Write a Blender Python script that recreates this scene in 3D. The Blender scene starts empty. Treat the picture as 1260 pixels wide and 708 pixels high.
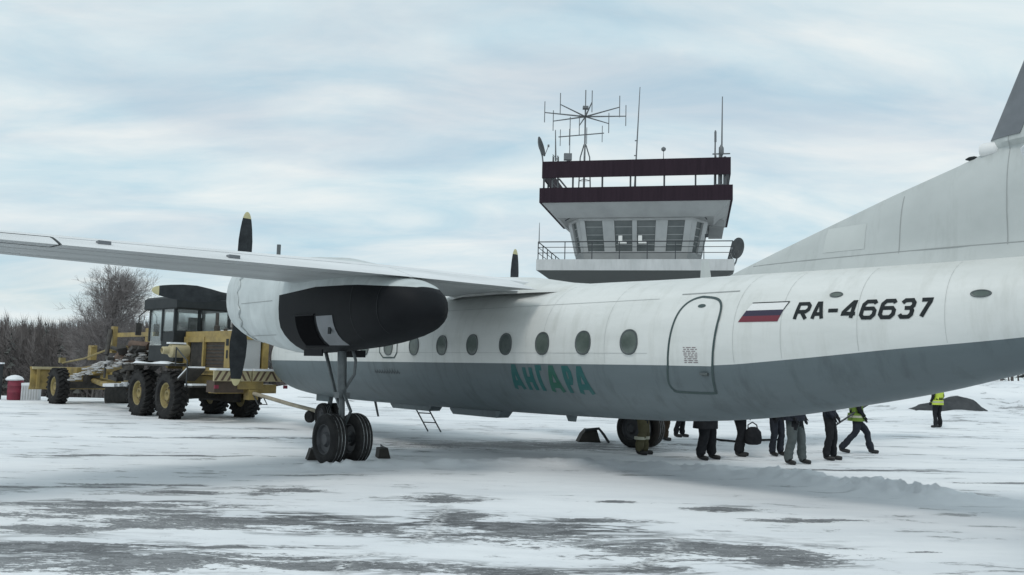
import bpy, bmesh, math, random
import numpy as np
from mathutils import Vector, Matrix, noise
random.seed(7)
rng = np.random.default_rng(11)
C = bpy.context.collection
SC = bpy.context.scene
R = math.radians

# ------------------------------------------------------------------ camera
PITCH, ROLL = 0.0922, 0.0249
cp, sp = math.cos(PITCH), math.sin(PITCH)
Fv = Vector((0, cp, sp)); Uv = Vector((0, -sp, cp)); Rv = Vector((1, 0, 0))
R2 = math.cos(ROLL)*Rv + math.sin(ROLL)*Uv
U2 = -math.sin(ROLL)*Rv + math.cos(ROLL)*Uv
cam_d = bpy.data.cameras.new("camera"); cam = bpy.data.objects.new("camera", cam_d); C.objects.link(cam)
m = Matrix((R2, U2, -Fv)).transposed().to_4x4(); m.translation = Vector((0, 0, 1.7727))
cam.matrix_world = m
cam_d.sensor_width = 36; cam_d.lens = 1077.56/1260*36
cam_d.clip_start = .1; cam_d.clip_end = 8000
SC.camera = cam

# ------------------------------------------------------------------ world, sun, exposure
SUN_AZ, SUN_EL = R(212), R(58)          # azimuth from +Y towards +X
SC.view_settings.view_transform = 'Standard'; SC.view_settings.look = 'None'
SC.view_settings.gamma = 1.0; SC.view_settings.exposure = 0.13
W = bpy.data.worlds.new("World"); SC.world = W; W.use_nodes = True
nt = W.node_tree; nt.nodes.clear()
def nd(t, **k):
    n = nt.nodes.new(t)
    for a, b in k.items(): setattr(n, a, b)
    return n
lk = lambda a, b: nt.links.new(a, b)
sky = nd('ShaderNodeTexSky'); sky.sky_type = 'NISHITA'; sky.sun_disc = False
sky.sun_elevation = SUN_EL; sky.sun_rotation = SUN_AZ; sky.air_density = 1.0; sky.dust_density = 1.0; sky.altitude = 300
tc = nd('ShaderNodeTexCoord'); sep = nd('ShaderNodeSeparateXYZ'); lk(tc.outputs['Generated'], sep.inputs[0])
zz = nd('ShaderNodeMath', operation='ADD'); lk(sep.outputs[2], zz.inputs[0]); zz.inputs[1].default_value = .22
zm = nd('ShaderNodeMath', operation='MAXIMUM'); lk(zz.outputs[0], zm.inputs[0]); zm.inputs[1].default_value = .12
dx = nd('ShaderNodeMath', operation='DIVIDE'); lk(sep.outputs[0], dx.inputs[0]); lk(zm.outputs[0], dx.inputs[1])
dy = nd('ShaderNodeMath', operation='DIVIDE'); lk(sep.outputs[1], dy.inputs[0]); lk(zm.outputs[0], dy.inputs[1])
cmb = nd('ShaderNodeCombineXYZ'); lk(dx.outputs[0], cmb.inputs[0]); lk(dy.outputs[0], cmb.inputs[1])
mp = nd('ShaderNodeMapping'); lk(cmb.outputs[0], mp.inputs[0])
mp.inputs['Rotation'].default_value = (0, 0, R(-24)); mp.inputs['Scale'].default_value = (.75, 1.7, 1); mp.inputs['Location'].default_value = (3.3, 1.9, 0)
n1 = nd('ShaderNodeTexNoise'); lk(mp.outputs[0], n1.inputs['Vector']); n1.inputs['Scale'].default_value = 1.0
n1.inputs['Detail'].default_value = 7; n1.inputs['Roughness'].default_value = .52; n1.inputs['Distortion'].default_value = .35
r1 = nd('ShaderNodeMapRange'); lk(n1.outputs[0], r1.inputs[0])
r1.inputs[1].default_value = .34; r1.inputs[2].default_value = .60; r1.interpolation_type = 'SMOOTHSTEP'
r1.inputs[3].default_value = .70; r1.inputs[4].default_value = 1.0
n2 = nd('ShaderNodeTexNoise'); lk(mp.outputs[0], n2.inputs['Vector']); n2.inputs['Scale'].default_value = 2.2; n2.inputs['Detail'].default_value = 8; n2.inputs['Roughness'].default_value = .58; n2.inputs['Distortion'].default_value = .5
rc = nd('ShaderNodeValToRGB'); lk(n2.outputs[0], rc.inputs[0])
rc.color_ramp.elements[0].position = .3; rc.color_ramp.elements[0].color = (.56, .76, .86, 1)
rc.color_ramp.elements[1].position = .68; rc.color_ramp.elements[1].color = (.90, .955, .955, 1)
sc_ = nd('ShaderNodeVectorMath', operation='SCALE'); lk(rc.outputs[0], sc_.inputs[0]); sc_.inputs['Scale'].default_value = 8.6
mx = nd('ShaderNodeMix', data_type='RGBA'); lk(r1.outputs[0], mx.inputs[0]); lk(sky.outputs[0], mx.inputs[6]); lk(sc_.outputs[0], mx.inputs[7])
bg = nd('ShaderNodeBackground'); lk(mx.outputs[2], bg.inputs[0]); bg.inputs[1].default_value = .1
ow = nd('ShaderNodeOutputWorld'); lk(bg.outputs[0], ow.inputs[0])
sd = bpy.data.lights.new("sun", 'SUN'); sd.energy = .85; sd.angle = R(18); sd.color = (1, .965, .91)
sun = bpy.data.objects.new("sun", sd); C.objects.link(sun)
sdir = Vector((math.sin(SUN_AZ)*math.cos(SUN_EL), math.cos(SUN_AZ)*math.cos(SUN_EL), math.sin(SUN_EL)))
sun.rotation_euler = sdir.to_track_quat('Z', 'Y').to_euler(); sun.location = (20, 20, 40)

# ------------------------------------------------------------------ materials
def mat(name, col, rough=.6, metal=0., col2=None, scale=3., amount=.5, bump=0., bscale=40., stretch=(1, 1, 1), spec=.5, detail=6, trans=0., coat=0., streak=None):
    M = bpy.data.materials.new(name); M.use_nodes = True
    t = M.node_tree; b = t.nodes['Principled BSDF']
    b.inputs['Roughness'].default_value = rough; b.inputs['Metallic'].default_value = metal
    b.inputs['Specular IOR Level'].default_value = spec
    b.inputs['Transmission Weight'].default_value = trans
    b.inputs['Coat Weight'].default_value = coat
    b.inputs['Base Color'].default_value = (*col, 1)
    tcn = t.nodes.new('ShaderNodeTexCoord'); mpn = t.nodes.new('ShaderNodeMapping')
    t.links.new(tcn.outputs['Object'], mpn.inputs[0]); mpn.inputs['Scale'].default_value = stretch
    if col2:
        n = t.nodes.new('ShaderNodeTexNoise'); t.links.new(mpn.outputs[0], n.inputs['Vector'])
        n.inputs['Scale'].default_value = scale; n.inputs['Detail'].default_value = detail; n.inputs['Roughness'].default_value = .62
        mr = t.nodes.new('ShaderNodeMapRange'); t.links.new(n.outputs[0], mr.inputs[0])
        mr.inputs[1].default_value = .5-.25*(1-amount*.5); mr.inputs[2].default_value = .5+.25*(1-amount*.5)
        x = t.nodes.new('ShaderNodeMix'); x.data_type = 'RGBA'; t.links.new(mr.outputs[0], x.inputs[0])
        x.inputs[6].default_value = (*col, 1); x.inputs[7].default_value = (*col2, 1)
        t.links.new(x.outputs[2], b.inputs['Base Color'])
    if streak:
        src = b.inputs['Base Color'].links[0].from_socket
        sm = t.nodes.new('ShaderNodeMapping'); t.links.new(tcn.outputs['Object'], sm.inputs[0]); sm.inputs['Scale'].default_value = (3.2, 1.2, .55)
        n = t.nodes.new('ShaderNodeTexNoise'); t.links.new(sm.outputs[0], n.inputs['Vector']); n.inputs['Scale'].default_value = 1.3; n.inputs['Detail'].default_value = 9; n.inputs['Roughness'].default_value = .66
        mr = t.nodes.new('ShaderNodeMapRange'); t.links.new(n.outputs[0], mr.inputs[0]); mr.inputs[1].default_value = .50; mr.inputs[2].default_value = .78; mr.inputs[4].default_value = .75
        x = t.nodes.new('ShaderNodeMix'); x.data_type = 'RGBA'; t.links.new(mr.outputs[0], x.inputs[0]); t.links.new(src, x.inputs[6]); x.inputs[7].default_value = (*streak, 1)
        t.links.new(x.outputs[2], b.inputs['Base Color'])
    if bump:
        n = t.nodes.new('ShaderNodeTexNoise'); t.links.new(mpn.outputs[0], n.inputs['Vector'])
        n.inputs['Scale'].default_value = bscale; n.inputs['Detail'].default_value = 4
        bn = t.nodes.new('ShaderNodeBump'); bn.inputs['Strength'].default_value = bump; bn.inputs['Distance'].default_value = .02
        t.links.new(n.outputs[0], bn.inputs['Height']); t.links.new(bn.outputs[0], b.inputs['Normal'])
    return M

MT = dict(
    white=mat('aircraft_white', (.70, .71, .69), .42, streak=(.50, .51, .475), col2=(.60, .615, .595), scale=1.5, detail=9, bump=.08, bscale=2.2, stretch=(.35, 1, 1.6)),
    belly=mat('aircraft_grey', (.138, .170, .182), .5, spec=.35, streak=(.065, .08, .085), col2=(.112, .139, .149), scale=1.0, bump=.06, bscale=2.2, stretch=(.35, 1, 1.6)),
    fin=mat('fin_grey', (.50, .525, .515), .45, streak=(.33, .35, .335), col2=(.42, .445, .435), scale=.9, bump=.05, bscale=2.),
    fin2=mat('fin_patch', (.53, .555, .54), .5, col2=(.48, .505, .49), scale=2.),
    lap=mat('skin_lap', (.43, .445, .43), .6, col2=(.50, .515, .50), scale=3.),
    tsnow=mat('tread_snow', (.42, .43, .44), .9, col2=(.02, .02, .02), scale=5, amount=.9),
    nac=mat('nacelle_paint', (.58, .62, .62), .5, streak=(.36, .385, .38), col2=(.45, .49, .49), scale=1.6, bump=.12, bscale=5),
    black=mat('nacelle_black', (.0085, .0095, .0115), .62, spec=.16, col2=(.006, .007, .009), scale=2., bump=.08, bscale=5),
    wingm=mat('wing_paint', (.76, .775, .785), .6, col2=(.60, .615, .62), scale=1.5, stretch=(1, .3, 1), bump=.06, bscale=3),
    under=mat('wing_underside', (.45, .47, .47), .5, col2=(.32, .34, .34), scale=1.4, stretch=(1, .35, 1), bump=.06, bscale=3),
    boot=mat('bare_metal', (.20, .21, .225), .42, .5, col2=(.15, .16, .17), scale=3),
    steel=mat('dark_steel', (.07, .075, .08), .45, .5, col2=(.04, .042, .046), scale=8),
    strut=mat('strut_grey', (.13, .145, .15), .4, .3, col2=(.08, .09, .095), scale=6),
    recess_shade=mat('painted_recess_shade', (.004, .004, .005), .9, spec=.05),
    dsnow=mat('dirty_snow', (.60, .61, .62), .9, col2=(.26, .235, .21), scale=4, amount=.8),
    prop=mat('propeller_black', (.014, .017, .02), .5, spec=.25, col2=(.035, .04, .044), scale=5),
    tip=mat('tip_yellow', (.55, .50, .28), .5),
    tyre=mat('tyre_rubber', (.014, .014, .015), .85, spec=.2, col2=(.035, .034, .033), scale=7, bump=.2, bscale=30),
    dusty=mat('tyre_dusty', (.06, .05, .042), .85, col2=(.03, .027, .025), scale=6, bump=.2, bscale=30),
    rim=mat('rim_grey', (.045, .047, .05), .5, .4, col2=(.06, .06, .065), scale=9),
    glass=mat('window_glass', (.075, .095, .085), .14, col2=(.12, .145, .13), scale=5, spec=.55),
    glass2=mat('window_glass_pale', (.13, .15, .145), .12, col2=(.07, .085, .08), scale=6, spec=.6),
    wframe=mat('window_frame', (.10, .115, .115), .45, .4),
    seal=mat('door_seal', (.035, .062, .062), .6, col2=(.05, .075, .075), scale=9),
    ink=mat('marking_black', (.014, .018, .02), .6, col2=(.024, .029, .031), scale=14, spec=.2),
    teal=mat('marking_teal', (.004, .088, .086), .5, col2=(.022, .10, .098), scale=4),
    green=mat('marking_green', (.012, .090, .050), .5, col2=(.02, .095, .078), scale=4),
    faint=mat('faint_script', (.05, .06, .066), .6),
    fwhite=mat('flag_white', (.74, .74, .73), .5), fblue=mat('flag_blue', (.024, .018, .045), .5), fred=mat('flag_red', (.15, .020, .034), .5),
    rust=mat('small_print', (.20, .15, .16), .7),
    seam=mat('panel_seam', (.30, .315, .31), .7),
    yellow=mat('grader_yellow', (.37, .27, .085), .6, col2=(.19, .14, .058), scale=2.6, amount=.7, bump=.12, bscale=14),
    dyellow=mat('rim_yellow', (.30, .235, .085), .6, col2=(.17, .135, .06), scale=5, amount=.7),
    cab=mat('cab_dark', (.016, .020, .022), .6, col2=(.028, .032, .033), scale=3, spec=.25),
    cream=mat('hazard_cream', (.46, .40, .24), .6, col2=(.36, .31, .19), scale=6),
    brown=mat('rusty_brown', (.085, .052, .036), .8, col2=(.13, .085, .06), scale=5, amount=.8, bump=.2, bscale=20),
    umber=mat('side_panel_umber', (.055, .040, .030), .8, col2=(.085, .062, .045), scale=5),
    oil=mat('oily_black', (.025, .024, .023), .7, col2=(.06, .055, .048), scale=6, amount=.8, bump=.2, bscale=20),
    cabglass=mat('cab_glass', (.75, .80, .80), .04, trans=.93, spec=.5),
    snowp=mat('snow_cap', (.80, .82, .84), .85, col2=(.70, .73, .76), scale=6, bump=.3, bscale=18),
    towbar=mat('tow_bar_paint', (.40, .36, .27), .6, col2=(.25, .22, .17), scale=5),
    concrete=mat('tower_render', (.56, .57, .57), .75, streak=(.34, .345, .34), col2=(.42, .435, .435), scale=1.2, detail=10, stretch=(1, 1, .35), bump=.1, bscale=12),
    pillar=mat('tower_pillar', (.46, .47, .47), .7, col2=(.38, .39, .39), scale=1.5),
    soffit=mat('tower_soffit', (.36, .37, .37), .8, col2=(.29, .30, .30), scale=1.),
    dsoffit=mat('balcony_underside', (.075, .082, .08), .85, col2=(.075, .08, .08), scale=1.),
    maroon=mat('maroon_cladding', (.019, .011, .017), .65, spec=.15, col2=(.030, .018, .026), scale=1.5, stretch=(6, 6, .3)),
    rail=mat('railing_paint', (.045, .05, .055), .5, .3),
    tglass=mat('tower_glass', (.085, .098, .10), .1, col2=(.14, .155, .155), scale=1.4, spec=.6),
    pane_refl=mat('pane_reflection_bar', (.30, .31, .31), .6),
    mast=mat('antenna_metal', (.15, .158, .165), .5, .4),
    dish=mat('dish_grey', (.11, .118, .122), .6, spec=.2, col2=(.08, .086, .09), scale=3),
    lampw=mat('lamp_white', (.75, .75, .73), .4),
    skin=mat('skin', (.42, .24, .17), .55), hair=mat('hair', (.03, .022, .018), .7),
    cblack=mat('cloth_black', (.016, .017, .020), .88, spec=.08, col2=(.028, .029, .032), scale=9, bump=.3, bscale=25),
    cnavy=mat('cloth_navy', (.022, .025, .034), .88, spec=.08, col2=(.036, .04, .05), scale=9, bump=.3, bscale=25),
    cgrey=mat('cloth_grey', (.085, .100, .102), .88, spec=.08, col2=(.11, .125, .125), scale=9, bump=.3, bscale=25),
    ckhaki=mat('cloth_khaki', (.085, .078, .045), .9, spec=.08, col2=(.115, .105, .065), scale=8, bump=.3, bscale=25),
    cbrown=mat('cloth_brown', (.085, .06, .043), .9, spec=.08, col2=(.06, .045, .033), scale=8, bump=.3, bscale=25),
    shoe=mat('shoe_black', (.014, .014, .015), .55),
    hivisg=mat('hi_vis_green', (.16, .25, .035), .75, col2=(.12, .20, .03), scale=8, bump=.2, bscale=20),
    hivisy=mat('hi_vis_yellow', (.50, .62, .07), .75, col2=(.42, .52, .06), scale=8),
    reflect=mat('reflective_band', (.42, .42, .33), .5),
    bark=mat('bark', (.085, .075, .070), .9, col2=(.13, .12, .115), scale=3, stretch=(1, 1, .2)),
    twig=mat('twigs', (.21, .19, .185), .9),
    wood=mat('bare_wood', (.115, .100, .096), .95, col2=(.16, .143, .137), scale=.35, amount=.6),
    conif=mat('conifer', (.062, .066, .062), .95, col2=(.08, .084, .078), scale=.4),
    red=mat('red_metal', (.21, .02, .045), .6, col2=(.14, .015, .03), scale=4),
    crate=mat('crate_white', (.62, .63, .65), .7, col2=(.5, .51, .53), scale=4),
    mound=mat('mound_dark', (.04, .044, .048), .9, spec=.1, col2=(.075, .08, .085), scale=1.5, bump=.4, bscale=5),
    rubber=mat('rubber_block', (.03, .028, .026), .85, col2=(.05, .045, .04), scale=8, bump=.2, bscale=30),
)

# ------------------------------------------------------------------ mesh builder
class MB:
    def __init__(s): s.v = []; s.f = []; s.m = []
    def add(s, vs, fs, mi=0):
        o = len(s.v); s.v += [tuple(float(c) for c in v) for v in vs]
        s.f += [tuple(i+o for i in f) for f in fs]; s.m += [mi]*len(fs); return s
    def box(s, c, d, rot=None, mi=0):
        x, y, z = d[0]/2, d[1]/2, d[2]/2
        vs = [Vector((a*x, b*y, e*z)) for a in (-1, 1) for b in (-1, 1) for e in (-1, 1)]
        if rot is not None: vs = [rot @ v for v in vs]
        vs = [v+Vector(c) for v in vs]
        return s.add(vs, [(0, 1, 3, 2), (4, 6, 7, 5), (0, 4, 5, 1), (2, 3, 7, 6), (0, 2, 6, 4), (1, 5, 7, 3)], mi)
    def bar(s, p, q, w, h=None, mi=0):
        p, q = Vector(p), Vector(q); h = h or w; d = (q-p); L = d.length
        if L < 1e-6: return s
        return s.box((p+q)/2, (w, h, L), d.to_track_quat('Z', 'Y').to_matrix(), mi)
    def tube(s, pts, rad, n=8, mi=0, cap=True):
        pts = [Vector(p) for p in pts]
        if not hasattr(rad, '__len__'): rad = [rad]*len(pts)
        rings = []
        for i, p in enumerate(pts):
            d = (pts[min(i+1, len(pts)-1)]-pts[max(i-1, 0)]).normalized()
            a = d.orthogonal().normalized() if i == 0 else (pa - d*pa.dot(d)).normalized()
            pa = a; b = d.cross(a)
            rings.append([p+(a*math.cos(t)+b*math.sin(t))*rad[i] for t in [2*math.pi*k/n for k in range(n)]])
        return s.loft(rings, mi, cap)
    def loft(s, rings, mi=0, cap=True, closed=True):
        n = len(rings[0]); vs = [v for r in rings for v in r]; fs = []
        for i in range(len(rings)-1):
            for k in range(n if closed else n-1):
                a, b = i*n+k, i*n+(k+1) % n; fs.append((a, b, b+n, a+n))
        if cap and closed:
            fs.append(tuple(range(n))[::-1]); fs.append(tuple((len(rings)-1)*n+k for k in range(n)))
        return s.add(vs, fs, mi)
    def lathe(s, prof, c, axis='y', n=28, mi=0, cap=True):
        """prof: (offset along axis, radius) pairs"""
        rings = []
        for o, r in prof:
            ring = []
            for k in range(n):
                t = 2*math.pi*k/n; a, b = r*math.cos(t), r*math.sin(t)
                ring.append(Vector(c)+(Vector((a, o, b)) if axis == 'y' else Vector((o, a, b)) if axis == 'x' else Vector((a, b, o))))
            rings.append(ring)
        return s.loft(rings, mi, cap)
    def build(s, name, mats, parent=None, smooth=40, loc=None, fix=True):
        me = bpy.data.meshes.new(name); me.from_pydata(s.v, [], s.f)
        if not isinstance(mats, (list, tuple)): mats = [mats]
        for x in mats: me.materials.append(MT[x] if isinstance(x, str) else x)
        if len(mats) > 1: me.polygons.foreach_set('material_index', s.m)
        if fix:
            bm = bmesh.new(); bm.from_mesh(me); bmesh.ops.recalc_face_normals(bm, faces=bm.faces); bm.to_mesh(me); bm.free()
        if smooth:
            me.polygons.foreach_set('use_smooth', [True]*len(me.polygons)); me.set_sharp_from_angle(angle=R(smooth))
        o = bpy.data.objects.new(name, me); C.objects.link(o)
        if parent: o.parent = parent
        if loc: o.location = loc
        return o
def empty(name, loc=(0, 0, 0), rz=0, label=None, cat=None, group=None):
    o = bpy.data.objects.new(name, None); C.objects.link(o); o.location = loc; o.rotation_euler = (0, 0, rz); o.empty_display_size = .3
    return tag(o, label, cat, group)
def tag(o, label=None, cat=None, group=None, kind=None):
    if label: o['label'] = label
    if cat: o['category'] = cat
    if group: o['group'] = group
    if kind: o['kind'] = kind
    return o
def copy_tree(o, parent=None):
    c = o.copy(); C.objects.link(c)
    if parent: c.parent = parent
    for ch in list(o.children): copy_tree(ch, c)
    return c

def hash2(ix, iy, seed):
    h = (ix.astype(np.int64)*374761393 + iy.astype(np.int64)*668265263 + seed*974634221) & 0x7fffffff
    h = ((h ^ (h >> 13))*1274126177) & 0x7fffffff
    return ((h ^ (h >> 16)) & 0xffff)/65535.
def vnoise(x, y, seed=0):
    ix, iy = np.floor(x), np.floor(y); fx, fy = x-ix, y-iy
    fx = fx*fx*(3-2*fx); fy = fy*fy*(3-2*fy)
    a, b = hash2(ix, iy, seed), hash2(ix+1, iy, seed); c, d = hash2(ix, iy+1, seed), hash2(ix+1, iy+1, seed)
    return (a*(1-fx)+b*fx)*(1-fy)+(c*(1-fx)+d*fx)*fy
def fbm(x, y, seed=0, o=4):
    s, a, t = 0, 1, 0
    for k in range(o): s = s+a*vnoise(x*2**k, y*2**k, seed+k); t += a; a *= .5
    return s/t
def sstep(a, b, x):
    t = np.clip((x-a)/(b-a), 0, 1); return t*t*(3-2*t)

# ------------------------------------------------------------------ ground (one sheet to the horizon)
RIDGE = [(-4.2, 14.9, .03), (-3.3, 15.0, .11), (-2.2, 15.6, .10), (.24, 16.6, .11), (2.2, 16.4, .12), (4.1, 15.7, .17), (5.3, 14.5, .22), (6.2, 13.3, .17), (7.4, 12.9, .07)]
def seg_d(x, y, pts):
    best = np.full(x.shape, 1e9); hh = np.zeros(x.shape)
    for (ax, ay, ah), (bx, by, bh) in zip(pts[:-1], pts[1:]):
        dx_, dy_ = bx-ax, by-ay; t = np.clip(((x-ax)*dx_+(y-ay)*dy_)/(dx_*dx_+dy_*dy_), 0, 1)
        d = np.hypot(x-ax-t*dx_, y-ay-t*dy_); q = d < best
        best = np.where(q, d, best); hh = np.where(q, ah+(bh-ah)*t, hh)
    return best, hh
def gz(x, y):
    x = np.asarray(x, float); y = np.asarray(y, float)
    near = 1-sstep(30, 60, y)
    z = (fbm(x*.5, y*.9, 3)-.5)*.035*near + (fbm(x*2.2, y*3.5, 9, 3)-.5)*.018*near*(1-sstep(18, 30, y))
    d, h = seg_d(x, y, RIDGE)
    lump = .15+.9*fbm(x*2.2, y*2.6, 21, 4)+.7*np.abs(fbm(x*6.5, y*6.5, 41, 3)-.5)*2
    z = z+h*np.exp(-(d/(.20+.9*h))**2)*lump*1.25
    # ploughed snow banks at the back of the apron
    edge = 38.5+3.*(fbm(x*.12, x*0+1.3, 5)-.5)
    bank = np.interp(x, [-60, -15.5, -13, -8, 0, 12, 24, 60], [0, 0, .75, .75, .8, 1.15, 1.65, 1.7])
    z = z+bank*sstep(edge, edge+5.5, y)*(.72+.5*fbm(x*.45, y*.45, 31, 4))
    z = z+.45*np.exp(-((x-18.5)/5.)**2-((y-36.5)/2.5)**2)
    # falls away to the river on the left
    z = z-4.*sstep(-8, -18, x)*sstep(39, 62, y)
    return z
def axis(lo, hi, st, far, neg):
    a = list(np.arange(lo, hi, st)); s = st; p = a[-1]
    while p < far: s *= 1.09; p += s; a.append(p)
    s = st; p = a[0]
    while p > neg: s *= 1.09; p -= s; a.insert(0, p)
    return np.array(a)
GX = axis(-9, 10, .075, 3500, -3500); GY = axis(6.6, 18.2, .065, 4000, -900)
XX, YY = np.meshgrid(GX, GY); ZZ = gz(XX, YY)
nx, ny = len(GX), len(GY)
PATCH = [(-4.6, 10.9, 1.5, .3, .15), (-2.6, 8.6, .9, .12, .12), (-4.3, 8.35, 1.3, .3, .12), (.9, 10.6, .7, .15, .14), (-3.17, 12.5, .67, .39, .179), (-4.47, 12.02, .9, .22, .175), (-4.86, 10.25, .98, .47, .15), (-3.34, 9.89, 1.32, .59, .141), (-4.71, 9.25, .64, .38, .135), (-1.7, 9.75, .79, .33, .136), (-.86, 11.97, .61, .43, .166), (-.6, 10.44, .38, .55, .144), (.15, 9.8, 1.14, .72, .133), (2.11, 9.04, 1.29, .61, .12), (2.72, 8.63, .58, .3, .114), (-3.01, 7.93, 1.62, .5, .113), (-1.37, 7.94, .93, .28, .11), (-.01, 7.86, .58, .15, .107), (2.85, 11.72, .62, .22, .154), (3.79, 11.05, .98, .2, .144), (1.45, 12.12, .25, .12, .163), (4.32, 9.19, .2, .07, .119), (-5.33, 12.6, .88, .16, .186), (-6.25, 12.17, .83, .12, .182), (-2.91, 14.23, .77, .12, .202), (1.31, 8.13, .45, .2, .109), (.6, 20.6, 3.2, 1.3, .25), (1.76, 16.7, .98, .2, .222), (-6.5, 16.5, 2.5, .12, .2), (-7.5, 20.5, 3.5, .15, .2), (-5.2, 24.0, 3.0, .2, .25), (6.5, 16.9, 1.4, .15, .1), (8.5, 15.4, 1.3, .1, .1)]
bare = np.zeros(XX.shape)
for cx, cy, rx, ry, a in PATCH:
    u = (XX-cx)*math.cos(a)+(YY-cy)*math.sin(a); v = -(XX-cx)*math.sin(a)+(YY-cy)*math.cos(a)
    bare = np.maximum(bare, np.clip(1.16-np.sqrt((u/(rx*1.1))**2+(v/(ry*1.1))**2)*.75, 0, 1))
# snow-filled and bare cracks crossing the slabs
CR = [[(-1.41, 7.3, 1), (-1.41, 7.92, 1), (-1.44, 8.29, 1), (-1.2, 8.5, 1)], [(-1., 9.02, 1), (-.83, 9.39, 1), (-.78, 10.38, 1), (-.79, 11.5, 1)], [(1.2, 8.1, 1), (1.5, 8.6, 1), (1.72, 9.2, 1), (1.8, 9.73, 1)]]
crk = np.zeros(XX.shape)
for c_ in CR: crk = np.maximum(crk, np.exp(-(seg_d(XX+.12*(fbm(XX*3, YY*3, 77)-.5), YY, c_)[0]/.045)**2))
me = bpy.data.meshes.new('snowy_apron')
idx = np.arange(nx*ny).reshape(ny, nx)
quads = np.stack([idx[:-1, :-1], idx[:-1, 1:], idx[1:, 1:], idx[1:, :-1]], -1).reshape(-1, 4)
me.vertices.add(nx*ny); me.vertices.foreach_set('co', np.stack([XX, YY, ZZ], -1).ravel())
me.loops.add(len(quads)*4); me.loops.foreach_set('vertex_index', quads.ravel())
me.polygons.add(len(quads)); me.polygons.foreach_set('loop_start', np.arange(len(quads))*4); me.polygons.foreach_set('loop_total', np.full(len(quads), 4))
me.polygons.foreach_set('use_smooth', np.ones(len(quads), bool)); me.update(); me.validate()
heap_m = np.clip(np.exp(-(seg_d(XX, YY, RIDGE)[0]/.55)**2)*1.6, 0, 1)
for nm, arr in (('bare', bare), ('crack', crk), ('heap', heap_m)):
    at = me.attributes.new(nm, 'FLOAT', 'POINT'); at.data.foreach_set('value', arr.ravel())
GM = bpy.data.materials.new('snow_and_ice'); GM.use_nodes = True
nt = GM.node_tree; B = nt.nodes['Principled BSDF']; B.inputs['Roughness'].default_value = .7; B.inputs['Specular IOR Level'].default_value = .25
tc = nd('ShaderNodeTexCoord')
def nz(scale, stretch, detail=6, rough=.6, rot=.17, dist=0.):
    mpp = nd('ShaderNodeMapping'); lk(tc.outputs['Object'], mpp.inputs[0]); mpp.inputs['Scale'].default_value = stretch; mpp.inputs['Rotation'].default_value = (0, 0, -rot)
    n = nd('ShaderNodeTexNoise'); lk(mpp.outputs[0], n.inputs['Vector']); n.inputs['Scale'].default_value = scale
    n.inputs['Detail'].default_value = detail; n.inputs['Roughness'].default_value = rough; n.inputs['Distortion'].default_value = dist
    return n.outputs[0]
def ma(op, a, b=None, c=None, clamp=False):
    n = nd('ShaderNodeMath', operation=op); n.use_clamp = clamp
    for i, q in enumerate((a, b, c)):
        if q is None: continue
        if isinstance(q, (int, float)): n.inputs[i].default_value = q
        else: lk(q, n.inputs[i])
    return n.outputs[0]
def mrange(v, a, b, lo=0., hi=1.):
    n = nd('ShaderNodeMapRange'); lk(v, n.inputs[0]); n.inputs[1].default_value = a; n.inputs[2].default_value = b
    n.inputs[3].default_value = lo; n.inputs[4].default_value = hi; n.interpolation_type = 'SMOOTHSTEP'; return n.outputs[0]
def mixc(f, a, b):
    n = nd('ShaderNodeMix', data_type='RGBA')
    if isinstance(f, float): n.inputs[0].default_value = f
    else: lk(f, n.inputs[0])
    for i, q in ((6, a), (7, b)):
        if isinstance(q, tuple): n.inputs[i].default_value = (*q, 1)
        else: lk(q, n.inputs[i])
    return n.outputs[2]
ab = nd('ShaderNodeAttribute', attribute_name='bare'); ac = nd('ShaderNodeAttribute', attribute_name='crack'); ah = nd('ShaderNodeAttribute', attribute_name='heap')
str1 = nz(1.15, (.75, 2.3, 1), 9, .66, dist=.5); str2 = nz(4.2, (.8, 2.0, 1), 8, .7); str0 = nz(.35, (.5, 1.6, 1), 5)
v = ma('ADD', ab.outputs['Fac'], ma('MULTIPLY', ma('SUBTRACT', str1, .5), 2.6))
str3 = nz(15., (.7, 1.6, 1), 6, .72)
v = ma('ADD', v, ma('MULTIPLY', ma('SUBTRACT', str2, .5), 1.5)); v = ma('ADD', v, ma('MULTIPLY', ma('SUBTRACT', str3, .5), 1.6))
bm_ = mrange(v, .60, .70)
near_b = mrange(ab.outputs['Fac'], .02, .35)
line = ma('SUBTRACT', 1., mrange(ma('ABSOLUTE', ma('SUBTRACT', nz(.9, (.7, 2.4, 1), 6, .62, dist=.8), .5)), .012, .06))
line = ma('MULTIPLY', ma('MULTIPLY', line, near_b), mrange(str0, .42, .60))
thin = ma('MULTIPLY', mrange(ma('ADD', ma('ADD', str1, ma('MULTIPLY', str0, .55)), ma('MULTIPLY', str3, .25)), .985, 1.06), .75)
bm2 = ma('MAXIMUM', bm_, thin)
str4 = nz(38., (.8, 1.3, 1), 5, .7)
bm2 = ma('MAXIMUM', bm2, line)
bm2 = ma('MULTIPLY', bm2, ma('SUBTRACT', 1., ah.outputs['Fac']))
bm2 = ma('MULTIPLY', bm2, mrange(ma('ADD', ma('MULTIPLY', str4, .6), ma('MULTIPLY', str3, .4)), .35, .47, .2, 1.))
icec = mixc(mrange(ma('ADD', ma('MULTIPLY', str2, .5), ma('MULTIPLY', str3, .5)), .36, .62), (.03, .031, .034), (.235, .242, .25))
icec = mixc(ma('MULTIPLY', line, .85), icec, (.035, .036, .04))
snowc = mixc(mrange(str0, .35, .65), (.82, .835, .85), (.70, .725, .75))
snowc = mixc(ma('MULTIPLY', mrange(str1, .52, .78), .45), snowc, (.60, .62, .64))
fine = nz(9., (1, 1, 1), 6)
col = mixc(ma('MULTIPLY', bm2, .93), snowc, icec)
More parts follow.
